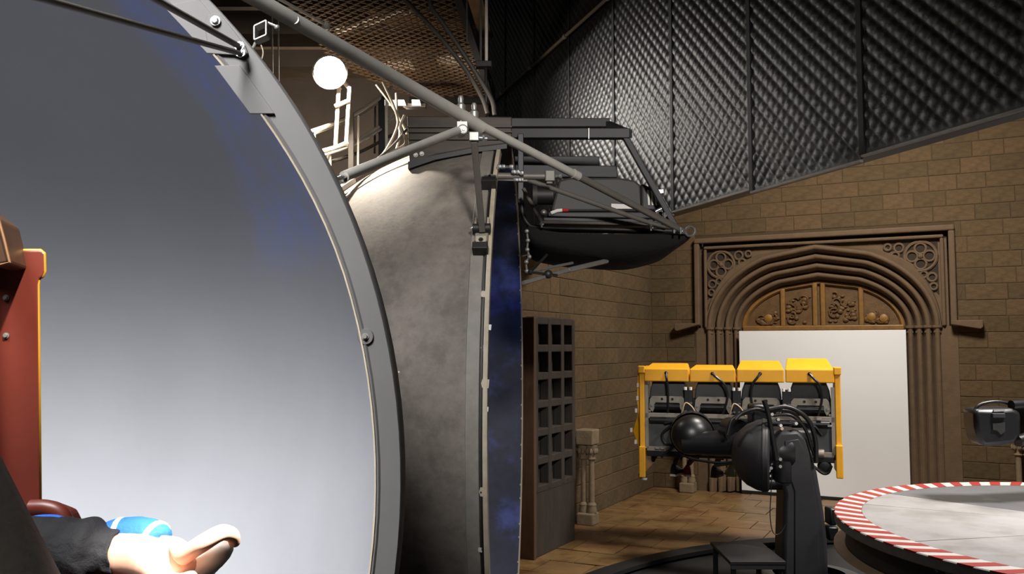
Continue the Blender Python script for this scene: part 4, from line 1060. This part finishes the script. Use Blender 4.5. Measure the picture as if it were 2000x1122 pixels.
# step plate in front of the robot base
SPL = thing('step_plate', 'black flat maintenance step standing left of the robot base', 'step', V((2.73, 10.3, 0)))
b = MB(); b.box((2.73, 10.33, 0.335), (0.62, 0.98, 0.04)); b.build('tread', 'black_tube', SPL, smooth=False, bevel=0.006)
b = MB(); b.box((2.73, 9.86, 0.30), (0.60, 0.03, 0.07)); b.build('front_lip', 'robot', SPL, smooth=False, bevel=0.004)
for (x, y) in ((2.47, 9.9), (2.99, 9.9), (2.47, 10.76), (2.99, 10.76)):
    b = MB(); b.box((x, y, 0.145), (0.05, 0.05, 0.35)); b.build('leg', 'black_paint', SPL, smooth=False)
# control boxes on the stage floor under the platform edge
for i, (x, y, w_, h_) in enumerate(((3.9, 9.45, 0.3, 0.22), (4.15, 9.2, 0.2, 0.16), (4.35, 9.05, 0.16, 0.2))):
    t = thing('control_box', ('largest', 'middle', 'smallest')[i] + ' of the small black control boxes on the floor between robot and platform', 'box', V((x, y, 0)), 'control boxes by the platform')
    b = MB(); b.box((x, y, h_ / 2 - 0.03), (w_, 0.2, h_)); b.build('case', 'robot_dark', t, smooth=False, bevel=0.015)
    for k in range(2):
        b = MB(); b.lathe((x - 0.04 + 0.08 * k, y - 0.1, h_ * 0.6), (0, -1, 0.2), [(0.018, 0), (0.018, 0.015), (0, 0.018)], 10); b.build('lamp_cap', 'steel', t)

# ================================================================== YELLOW FOUR-SEAT BENCH
BR_, BF_ = V((0.951, -0.309, 0)), V((0.309, 0.951, 0)); BC = V((2.985, 11.63, 0)); BA = (BR_, BF_, UP)


def Q(x, y, z): return BC + BR_ * x + BF_ * y + UP * z


YB = thing('ride_bench', 'yellow four-seat ride bench seen from behind on the robot arm', 'bench', Q(0, 0, 1.0))
HW = 1.238
# side panels
for sgn in (-1, 1):
    x = sgn * (HW + 0.02)
    b = MB(); b.prism([Q(x - 0.035, -0.03, z) if k == 0 else Q(x - 0.035, yy, z) for k, (yy, z) in enumerate(((-0.03, 1.02 + 0.05 * (sgn + 1)), (-0.03, 2.44), (0.55, 2.46), (0.62, 1.9), (0.85, 1.5), (0.85, 1.06)))], BR_ * 0.07); b.build('side_panel', 'yellow', YB, smooth=False, bevel=0.01)
    b = MB(); b.box(Q(x, -0.045, 1.17 + 0.05 * (sgn + 1)), (0.085, 0.06, 0.42), BA); b.build('side_foot', 'yellow', YB, smooth=False, bevel=0.012)
    b = MB(); b.box(Q(x, -0.04, 2.42), (0.09, 0.06, 0.10), BA); b.build('side_cap', 'yellow', YB, smooth=False, bevel=0.012)
    b = MB(); b.box(Q(x - sgn * 0.062, 0.0, 1.78), (0.045, 0.05, 0.86), BA); b.build('inner_post', 'bracket_grey', YB, smooth=False)
# outer left wing with ragged inner trim
b = MB(); b.prism([Q(x, yy, z) for (x, yy, z) in ((-HW - 0.10, 0.10, 2.46), (-HW - 0.03, 0.10, 2.46), (-HW - 0.03, 0.10, 1.15), (-HW - 0.20, 0.25, 1.55), (-HW - 0.13, 0.2, 1.75), (-HW - 0.11, 0.1, 2.0))], BF_ * 0.08); b.build('outer_wing', 'yellow', YB, smooth=False, bevel=0.008)
for (x, z) in ((-HW - 0.09, 2.2), (-HW - 0.10, 2.02), (-HW - 0.12, 1.85), (-HW - 0.19, 1.58), (-HW - 0.13, 1.42)):
    b = MB(); b.box(Q(x, 0.08, z), (0.035, 0.03, 0.06), BA); b.build('trim_clip', 'label', YB, smooth=False, bevel=0.006)
seatx = (-0.92, -0.307, 0.307, 0.92); dz = (0.0, -0.005, 0.01, 0.02); tilt = (0.03, 0.01, 0.07, 0.10)
for i, x in enumerate(seatx):
    z0 = 2.26 + dz[i] * 0.3; wd2 = 0.300
    b = MB(); b.add([Q(x - wd2, -0.06, z0), Q(x + wd2, -0.06, z0), Q(x + wd2, 0.5, z0 + 0.0), Q(x - wd2, 0.5, z0), Q(x - wd2, -0.06, z0 + 0.175), Q(x + wd2, -0.06, z0 + 0.175), Q(x + wd2 - 0.07, 0.5, z0 + 0.21 + tilt[i]), Q(x - wd2 + 0.02, 0.5, z0 + 0.21 + tilt[i])],
                    [(0, 3, 2, 1), (4, 5, 6, 7), (0, 1, 5, 4), (1, 2, 6, 5), (2, 3, 7, 6), (3, 0, 4, 7)]); hd = b.build('head_box', 'yellow', YB, smooth=False, bevel=0.015)
    b = MB(); b.lathe(Q(x + 0.0, -0.062, z0 + 0.115), -BF_, [(0.02, -0.005), (0.024, 0.008), (0.016, 0.012), (0, 0.012)], 12); b.build('grommet', 'hose', hd)
    dx = (0.02, 0.16, -0.10, 0.12)[i]
    b = MB(); b.tube(smooth_path([Q(x, -0.06, z0 + 0.115), Q(x + dx * 0.4, -0.10, z0 + 0.06), Q(x + dx, -0.10, z0 - 0.03), Q(x + dx * 1.2, -0.08, z0 - 0.2), Q(x + dx * 0.8, -0.06, z0 - 0.42)], 6), 0.016, 8); b.build('cable', 'hose', YB)
    # seat back shell, bracket plate, slot
    b = MB(); b.prism([Q(x + u, 0.10, z) for (u, z) in ((-0.20, 2.28), (0.20, 2.28), (0.245, 2.16), (0.26, 2.02), (-0.26, 2.02), (-0.245, 2.16))], BF_ * 0.25); b.build('seat_shell', 'bench_grey', YB, smooth=False, bevel=0.02)
    b = MB(); b.prism([Q(x + u, -0.0, z) for (u, z) in ((-0.20, 2.06), (0.20, 2.06), (0.235, 2.02), (0.25, 1.90), (0.20, 1.84), (0.17, 1.90), (0.16, 1.97), (-0.16, 1.97), (-0.17, 1.90), (-0.20, 1.84), (-0.25, 1.90), (-0.235, 2.02))], BF_ * 0.03); bp = b.build('seat_bracket', 'bracket_grey', YB, smooth=False, bevel=0.004)
    for u in (-0.07, 0.07):
        b = MB(); b.lathe(Q(x + u, -0.002, 2.02), -BF_, [(0.018, -0.004), (0.018, 0.003), (0, 0.003)], 10); b.build('hole', 'hose', bp)
    b = MB(); b.tube([Q(x - 0.17, 0.03, 1.92), Q(x + 0.17, 0.03, 1.92)], 0.05, 12); b.build('pivot_roller', 'robot_dark', YB)
    for u in (-0.215, 0.215):
        bolt(Q(x + u, -0.005, 1.93), -BF_, 0.014, 0.014, YB); bolt(Q(x + u * 1.1, -0.005, 1.855), -BF_, 0.011, 0.014, YB, m='steel')
    b = MB(); b.box(Q(x, 0.36, 1.62), (0.60, 0.10, 0.78), BA); b.build('seat_pan_back', 'bench_grey', YB, smooth=False, bevel=0.02)
# dark middle back, rails
b = MB(); b.box(Q(0, 0.2, 1.93), (2.46, 0.06, 0.2), BA); b.build('inner_plate', 'robot_dark', YB, smooth=False)
b = MB(); b.box(Q(0, 0.0, 1.795), (2.44, 0.05, 0.075), BA); b.build('cross_rail', 'bracket_grey', YB, smooth=False, bevel=0.006)
b = MB(); b.tube([Q(-1.15, -0.03, 1.735), Q(1.15, -0.03, 1.735)], 0.045, 12); b.build('torsion_bar', 'robot_dark', YB)
b = MB(); b.box(Q(-1.0, 0.02, 1.50), (0.40, 0.03, 0.45), BA); b.build('corner_plate', 'bench_grey', YB, smooth=False, bevel=0.004); b = MB(); b.box(Q(1.02, 0.02, 1.50), (0.36, 0.03, 0.45), BA); b.build('corner_plate', 'bench_grey', YB, smooth=False, bevel=0.004)
b = MB(); b.box(Q(0, 0.0, 1.335), (2.40, 0.05, 0.09), BA); b.build('lower_rail', 'bracket_grey', YB, smooth=False, bevel=0.006)
b = MB(); b.box(Q(0, 0.04, 1.285), (2.40, 0.16, 0.075), BA); b.build('under_beam', 'hose', YB, smooth=False, bevel=0.01)
b = MB(); b.box(Q(0, 0.45, 1.42), (2.40, 0.75, 0.16), BA); b.build('seat_base', 'robot_dark', YB, smooth=False, bevel=0.03)
b = MB(); b.box(Q(-0.28, 0.0, 1.5), (0.9, 0.12, 0.5), BA); b.build('mount_plate', 'robot_dark', YB, smooth=False, bevel=0.03)
rr = random.Random(11)
for x in (-0.63, 0.0, 0.63):                       # valve blocks between the seats
    b = MB(); b.box(Q(x, -0.01, 2.0), (0.11, 0.08, 0.34), BA); b.build('valve_block', 'robot_dark', YB, smooth=False, bevel=0.01)
    for u in (-0.035, 0.035):
        b = MB(); b.tube([Q(x + u, -0.06, 2.15), Q(x + u, -0.06, 2.19)], 0.02, 8); b.build('fitting', 'label', YB)
        for z in (1.97, 1.86):
            b = MB(); b.tube([Q(x + u, -0.06, z), Q(x + u, -0.06, z + 0.015)], 0.018, 8); b.build('fitting', 'chrome', YB)
    for u in (-0.06, 0.0, 0.06): bolt(Q(x + u, -0.03, 1.70 + 0.03), -BF_, 0.011, 0.014, YB)
    b = MB(); b.tube(smooth_path([Q(x - 0.10, -0.05, 1.80), Q(x - 0.07, -0.08, 1.9), Q(x - 0.03, -0.08, 1.98), Q(x + 0.05, -0.08, 1.93), Q(x + 0.11, -0.06, 1.82)], 5), 0.009, 6); b.build('hydraulic_line', 'flange', YB)
for h in (((-0.85, 1.68), (-0.98, 1.55), (-0.92, 1.42), (-0.7, 1.48), (-0.62, 1.6)), ((-1.0, 1.24), (-0.85, 1.38), (-0.7, 1.55), (-0.5, 1.62)), ((-0.75, 1.30), (-0.55, 1.23), (-0.2, 1.20), (0.1, 1.26)), ((-0.95, 1.70), (-0.7, 1.74), (-0.4, 1.68)), ((0.95, 1.2), (1.05, 1.12), (1.12, 1.13), (1.16, 1.22)), ((0.55, 1.6), (0.75, 1.75), (0.95, 1.72), (1.05, 1.6)), ((-0.3, 1.16), (-0.05, 1.2), (0.12, 1.24))):
    b = MB(); b.tube(smooth_path([Q(x, -0.07, z) for (x, z) in h], 6), 0.018, 8); b.build('hose', 'hose', YB)
for (x, z, m) in ((-0.55, 1.290, 'label'), (-0.32, 1.310, 'chrome'), (-0.12, 1.305, 'chrome'), (-1.05, 1.360, 'steel'), (-0.98, 1.360, 'steel'), (-0.9, 1.360, 'steel'), (-0.05, 1.68, 'label'), (-0.2, 1.60, 'steel'), (1.05, 1.340, 'steel'), (1.15, 1.72, 'chrome'), (1.02, 1.80, 'steel')):
    b = MB(); b.box(Q(x, -0.06, z), (0.06, 0.04, 0.028), BA); b.build('fitting', m, YB, smooth=False, bevel=0.006)
b = MB(); b.lathe(Q(1.0, -0.03, 1.36), BR_, [(0, -0.09), (0.055, -0.09), (0.06, -0.07), (0.06, 0.07), (0.05, 0.08), (0, 0.08)], 14); b.build('cylinder', 'bracket_grey', YB)
b = MB(); b.lathe(Q(1.08, 0.0, 1.19), -BF_, [(0, 0.05), (0.07, 0.04), (0.09, 0.0), (0.09, -0.1)], 14); b.build('motor_cap', 'hose', YB)


# ------------------------------------------------------------------ riders whose feet dangle under the bench
def skin_obj(name, m, verts, edges, radii, parent, sub=2):
    org = ROOT[parent.name]
    me = bpy.data.meshes.new(name); me.from_pydata([tuple(V(v) - org) for v in verts], edges, [])
    o = bpy.data.objects.new(name, me); COL.objects.link(o); o.parent = parent
    o.modifiers.new('skin', 'SKIN')
    for i, r in enumerate(radii):
        rr_ = r if isinstance(r, tuple) else (r, r)
        me.skin_vertices[0].data[i].radius = rr_
    me.skin_vertices[0].data[0].use_root = True
    o.modifiers['skin'].use_smooth_shade = True
    if sub: k = o.modifiers.new('sub', 'SUBSURF'); k.levels = sub; k.render_levels = sub
    me.materials.append(M[m]); ROOT[o.name] = org
    return o


def shoe(parent, ankle, toe_dir, m, sole):
    """ankle: point; toe_dir horizontal"""
    t = V(toe_dir).normalized(); sd = t.cross(UP).normalized(); A = (t, sd, UP)
    b = MB()
    rows = []
    for (d, w_, h) in (lambda L: [tuple(1.3 * q_ for q_ in e) for e in L])(((-0.06, 0.028, 0.10), (-0.045, 0.036, 0.115), (0.0, 0.040, 0.11), (0.06, 0.042, 0.085), (0.12, 0.047, 0.06), (0.17, 0.042, 0.045), (0.20, 0.022, 0.03))):
        c = ankle + t * d + UP * -0.10
        rows.append([c + sd * (w_ * math.cos(a)) + UP * (h * max(0, math.sin(a))) for a in [PI * k / 8 for k in range(9)]])
    b.sheet(rows)
    for e in (0, -1): b.add(rows[e], [tuple(range(9))])
    o = b.build('shoe', m, parent)
    b = MB(); lo = []
    for (d, w_) in ((-0.065, 0.03), (0.0, 0.042), (0.06, 0.044), (0.12, 0.05), (0.17, 0.045), (0.205, 0.024)): lo.append((d * 1.3, w_ * 1.3))
    pl = [ankle + t * d + sd * w_ + UP * -0.125 for d, w_ in lo] + [ankle + t * d - sd * w_ + UP * -0.125 for d, w_ in lo[::-1]]
    b.prism(pl, UP * 0.03); b.build('sole', sole, o, smooth=False)


def rider(x, feet, tops, lab):
    t = thing('person', lab, 'person', Q(x, 0.5, 1.05))
    hip = Q(x, 0.55, 1.52)
    vs = [hip, Q(x, 0.52, 1.72), Q(x, 0.50, 1.92), Q(x, 0.52, 2.06), Q(x, 0.56, 2.2)]; ed = [(0, 1), (1, 2), (2, 3), (3, 4)]; ra = [0.13, 0.12, 0.15, 0.06, 0.09]
    legs = []
    for sg, ft in zip((-1, 1), feet):
        fx = Q(x + sg * 0.13, 0.98, 1.12) if ft is None else ft
        i = len(vs); kn = Q(x + sg * 0.13, 0.95, 1.50)
        vs += [Q(x + sg * 0.10, 0.58, 1.5), kn, kn.lerp(fx, 0.5), fx + UP * 0.02]; ra += [0.09, 0.065, 0.055, 0.036]; ed += [(0, i), (i, i + 1), (i + 1, i + 2), (i + 2, i + 3)]
        # arm resting on the lap bar
        j = len(vs); vs += [Q(x + sg * 0.19, 0.5, 1.9), Q(x + sg * 0.24, 0.6, 1.66), Q(x + sg * 0.15, 0.82, 1.66)]; ra += [0.055, 0.045, 0.035]; ed += [(2, j), (j, j + 1), (j + 1, j + 2)]
    skin_obj('body', 'skin_leg', vs, ed, ra, t)
    for sg, ft, (m, s_) in zip((-1, 1), feet, tops):
        if ft is None: continue
        shoe(t, ft, BF_ + BR_ * (0.25 * sg), m, s_)
        b = MB(); kn = Q(x + sg * 0.13, 0.95, 1.50); b.tube([kn + UP * 0.02, kn.lerp(ft, 0.45), kn.lerp(ft, 0.72)], [0.085, 0.075, 0.07], 12, False); b.build('trouser_leg', 'trousers', t)
    b = MB(); b.lathe(Q(x, 0.52, 1.45), UP, [(0.16, 0), (0.18, 0.1), (0.17, 0.3), (0.19, 0.45), (0.15, 0.56), (0.07, 0.6)], 16); b.build('shirt', 'trousers', t)


def foot(px, py, D=12.45): return W(px, py, D) + UP * 0.1


rider(seatx[0], (foot(1257, 933), foot(1318, 926)), (('shoe_black', 'shoe_white'), ('shoe_black', 'shoe_white')), 'rider with black and white shoes dangling at the left end of the bench')
rider(seatx[1], (foot(1343, 927), foot(1397, 929)), (('shoe_red', 'shoe_white'), ('shoe_maroon', 'shoe_maroon')), 'rider with one red and one maroon shoe dangling under the bench')
rider(seatx[2], (foot(1428, 927), None), (('shoe_pale', 'shoe_lime'), ('shoe_pale', 'shoe_lime')), 'rider with a pale shoe and lime sole next to the robot elbow')

# ================================================================== BLACK POD OF ANOTHER ROBOT AT THE EDGE
Dd = 8.8
PD = thing('robot_pod', 'glossy black robot head with a loop handle above the striped platform', 'robot', W(1950, 880, Dd))
b = MB(); rows = []
out = [(1903, 800), (1905, 835), (1912, 862), (1922, 874), (1950, 872), (1985, 868), (1996, 850), (1996, 806), (1980, 797), (1940, 799)]
b.prism([W(x, y, Dd) for (x, y) in out], V((0.05, 0.35, 0))); pd = b.build('housing', 'robot_dark', PD, angle=30, bevel=0.05)
b = MB(); b.tube(smooth_path([W(x, y, Dd + 0.1) for (x, y) in ((1903, 815), (1906, 798), (1922, 788), (1948, 785), (1970, 789), (1982, 796))], 8), 0.016, 10); b.build('loop_handle', 'hose', PD)
b = MB(); b.prism([W(x, y, Dd - 0.012) for (x, y) in ((1939, 828), (1963, 826), (1963, 844), (1955, 850), (1948, 842), (1939, 840))], V((0, 0.02, 0))); b.build('window', 'skirt', PD, smooth=False)
b = MB(); b.tube([W(1940, 803, Dd - 0.005), W(1962, 802, Dd - 0.005)], 0.012, 8); b.build('catch', 'chrome', PD)
b = MB(); b.box(W(1950, 812, Dd - 0.01), (0.13, 0.03, 0.05)); b.build('front_pad', 'robot', PD, smooth=False, bevel=0.01)
b = MB(); pp = W(1995, 836, Dd + 0.2); b.tube([pp, pp + V((0.55, 0.1, 0.05)), pp + V((1.0, 0.2, 0.15))], [0.2, 0.2, 0.18], 20); b.build('forearm', 'robot_dark', PD)
b = MB(); b.tube([W(1975, 792, Dd + 0.05), W(2010, 790, Dd + 0.1), W(2060, 800, Dd + 0.2)], 0.05, 12); b.build('hose', 'hose', PD)
b = MB(); b.tube([W(1988, 862, Dd + 0.05), W(2030, 850, Dd + 0.1), W(2090, 858, Dd + 0.2)], 0.06, 12); b.build('hose', 'hose', PD)
b = MB(); e = pp + V((1.0, 0.2, 0.15)); b.tube([e, e + V((0.2, -0.1, -0.3)), V((e.x + 0.3, e.y - 0.4, 1.15))], [0.2, 0.24, 0.3], 20); b.build('upper_arm', 'robot', PD)

# ================================================================== RIDE SEAT AND RIDER IN FRONT OF THE CAMERA
Ds = 1.25
ST_ = thing('seat_wing', 'dark red ride seat side panel with gold edge at the left of the view', 'seat', W(20, 1100, Ds))
pl = [(-40, 486), (24, 489), (80, 489), (87, 494), (88, 530), (84, 540), (77, 545), (75, 556), (79, 980), (82, 1000), (78, 1180), (-40, 1180)]
b = MB(); b.prism([W(x, y, Ds) for (x, y) in pl], V((-0.055, 0.05, 0))); b.build('panel', 'maroon', ST_, smooth=False, bevel=0.004)
b = MB(); b.tube([W(x, y, Ds + 0.004) for (x, y) in ((24, 490), (80, 490), (86, 495), (87, 530), (83, 540), (76, 545), (74, 556), (78, 985))], 0.0027, 8); b.build('gold_edge', 'gold', ST_)
for y in (582, 656): bolt(W(12, y, Ds - 0.001), (0, -1, 0), 0.003, 0.003, ST_, m='steel')
b = MB(); b.tube(smooth_path([W(x, y, Ds - 0.02) for (x, y) in ((60, 992), (90, 992), (115, 1000), (128, 1020), (132, 1060), (134, 1180))], 6), 0.011, 12); b.build('arm_rest', 'maroon', ST_)
b = MB(); b.prism([W(x, y, Ds - 0.02) for (x, y) in ((50, 994), (92, 996), (118, 1006), (128, 1026), (130, 1190), (40, 1190))], V((0, 0.05, 0))); b.build('arm_side', 'maroon', ST_, smooth=False, bevel=0.006)
zb = W(20, 1180, Ds).z
b = MB(); b.box((-1.0, 1.05, zb - 0.06), (1.0, 0.62, 0.14)); b.build('seat_base', 'maroon', ST_, smooth=False, bevel=0.02)
b = MB(); b.tube([(-1.0, 1.05, zb - 0.1), (-1.0, 1.05, 0.0)], 0.09, 16); b.build('post', 'black_paint', ST_)
# carved brown finial at the far left
CF = thing('carved_finial', 'carved brown wooden piece with a lighter edge at the far left', 'trim', W(0, 520, 1.2))
b = MB(); b.prism([W(x, y, 1.16) for (x, y) in ((-60, 380), (0, 428), (10, 470), (19, 514), (-10, 520), (-60, 505))], V((-0.03, 0.10, 0))); b.build('block', 'carved_brown', CF, smooth=False, bevel=0.004)
b = MB(); b.tube([W(x, y, 1.158) for (x, y) in ((-4, 424), (8, 468), (19, 513), (-4, 519))], 0.002, 6); b.build('edge', 'brown_edge', CF)
b = MB(); b.beam(W(-50, 500, 1.23), W(-50, 1180, 1.23), 0.03, 0.03); b.build('post', 'carved_brown', CF, smooth=False)
# padded bolster bottom left
PB = MB(); a, c = W(-268, 850, 0.78), W(-28, 1330, 0.78); d = (c - a).normalized(); 
PB.tube([a - d * 0.02, a, a.lerp(c, 0.3), a.lerp(c, 0.6), c, c + d * 0.02], [0.05, 0.082, 0.086, 0.086, 0.086, 0.06], 28)
tag(PB.build('padded_bolster', 'bolster'), 'dark padded shoulder bolster blurred in the bottom left corner', 'cushion')

# child's arm and hand
Dh = 1.0
HM = thing('person', 'child in black jacket with blue striped cuff reaching out a pale hand', 'person', W(-60, 1180, Dh))
P3 = lambda x, y, D=Dh: W(x, y, D)
vs = [P3(285, 1092), P3(238, 1085), P3(150, 1082), P3(60, 1085), P3(-70, 1095), P3(-220, 1010, 1.02)]
ra = [(0.027, 0.031), (0.023, 0.026), 0.026, 0.030, 0.036, 0.04]
ed = [(0, 1), (1, 2), (2, 3), (3, 4), (4, 5)]


def chain(root, pts, rs):
    global vs, ra, ed
    prev = root
    for p, r in zip(pts, rs):
        vs.append(p); ra.append(r); ed.append((prev, len(vs) - 1)); prev = len(vs) - 1


# knuckles spread in depth; fingers run out to the right and close under the grip, thumb along its top
vs += [P3(336, 1094, Dh)]; ra += [(0.023, 0.027)]; ed += [(0, len(vs) - 1)]; KN = len(vs) - 1
chain(KN, [P3(368, 1080, 0.975), P3(402, 1058, 0.965), P3(434, 1038, 0.97), P3(456, 1046, 0.985), P3(459, 1066, 0.995)], [0.0105, 0.0105, 0.0100, 0.0085, 0.0065])
chain(KN, [P3(376, 1105, 0.99), P3(412, 1094, 1.0), P3(436, 1086, 1.02), P3(430, 1098, 1.03)], [0.0095, 0.0088, 0.0075, 0.006])
chain(KN, [P3(368, 1116, 1.0), P3(396, 1114, 1.015), P3(416, 1110, 1.03), P3(408, 1122, 1.035)], [0.009, 0.0085, 0.0072, 0.006])
chain(0, [P3(318, 1118, 1.015), P3(350, 1128, 1.03), P3(372, 1130, 1.04), P3(364, 1140, 1.04)], [0.0088, 0.008, 0.007, 0.0055])
chain(0, [P3(312, 1128, 0.972), P3(340, 1142, 0.962), P3(366, 1136, 0.958), P3(388, 1122, 0.962)], [0.012, 0.0115, 0.0105, 0.008])
skin_obj('body', 'skin', vs, ed, ra, HM)
sl = MB(); sl.tube(smooth_path([P3(232, 1082), P3(205, 1082), P3(170, 1080), P3(120, 1078), P3(60, 1080), P3(-70, 1088), P3(-160, 1040)], 4), [0.025, 0.0255, 0.026, 0.0265, 0.027, 0.0285, 0.031, 0.038, 0.038, 0.036, 0.035, 0.037, 0.038, 0.036, 0.037, 0.038, 0.04, 0.041, 0.042, 0.043, 0.044, 0.045, 0.045, 0.046, 0.046][:25], 28, False)
rj = random.Random(5)
for p in sl.v: p += V((rj.uniform(-1, 1), rj.uniform(-1, 1), rj.uniform(-1, 1))) * 0.0016
o = sl.build('jacket_sleeve', 'jacket', HM, angle=180, solid=0.003); k = o.modifiers.new('sub', 'SUBSURF'); k.levels = 1; k.render_levels = 2
cf = MB(); pts = smooth_path([P3(178, 1062, 1.02), P3(205, 1055, 1.022), P3(238, 1050, 1.022), P3(275, 1048, 1.02), P3(303, 1052, 1.015), P3(314, 1062, 1.01)], 4)
cf.tube(pts, [0.014, 0.017, 0.018, 0.019, 0.019, 0.02, 0.021, 0.022, 0.022, 0.022, 0.022, 0.022, 0.022, 0.021, 0.021, 0.020, 0.019, 0.018, 0.017, 0.015, 0.012][:len(pts)], 18); cu = cf.build('knit_cuff', 'cuff_blue', HM, angle=180)
for i in (3, 8, 16):
    b = MB(); dd = (pts[i + 1] - pts[i]).normalized(); b.tube([pts[i] - dd * 0.0032, pts[i] + dd * 0.0032], (0.0182, 0.0226, 0.0200)[(3, 8, 16).index(i)], 18); b.build('white_band', 'white_knit', cu)
b = MB(); b.tube(smooth_path([P3(45, 1036, 1.03), P3(70, 1026, 1.03), P3(100, 1024, 1.025), P3(118, 1028, 1.02)], 4), 0.011, 12); b.build('shoulder_stripe', 'cuff_blue', HM)
b = MB(); b.tube(smooth_path([P3(42, 1030, 1.02), P3(68, 1018, 1.02), P3(96, 1015, 1.02), P3(116, 1019, 1.015)], 4), 0.0022, 8); b.build('piping', 'white_knit', HM)
GR = MB(); GR.tube(smooth_path([P3(372, 1124, 1.0), P3(396, 1104, 1.0), P3(422, 1082, 0.998), P3(446, 1060, 0.995)], 5), [0.008, 0.013, 0.0145, 0.015, 0.0155, 0.016, 0.016, 0.016, 0.0155, 0.0155, 0.015, 0.0145, 0.014, 0.0125, 0.011, 0.006][:16], 20)
tag(GR.build('hand_grip', 'grip'), 'smooth pale rounded grip held in the outstretched hand', 'handle')
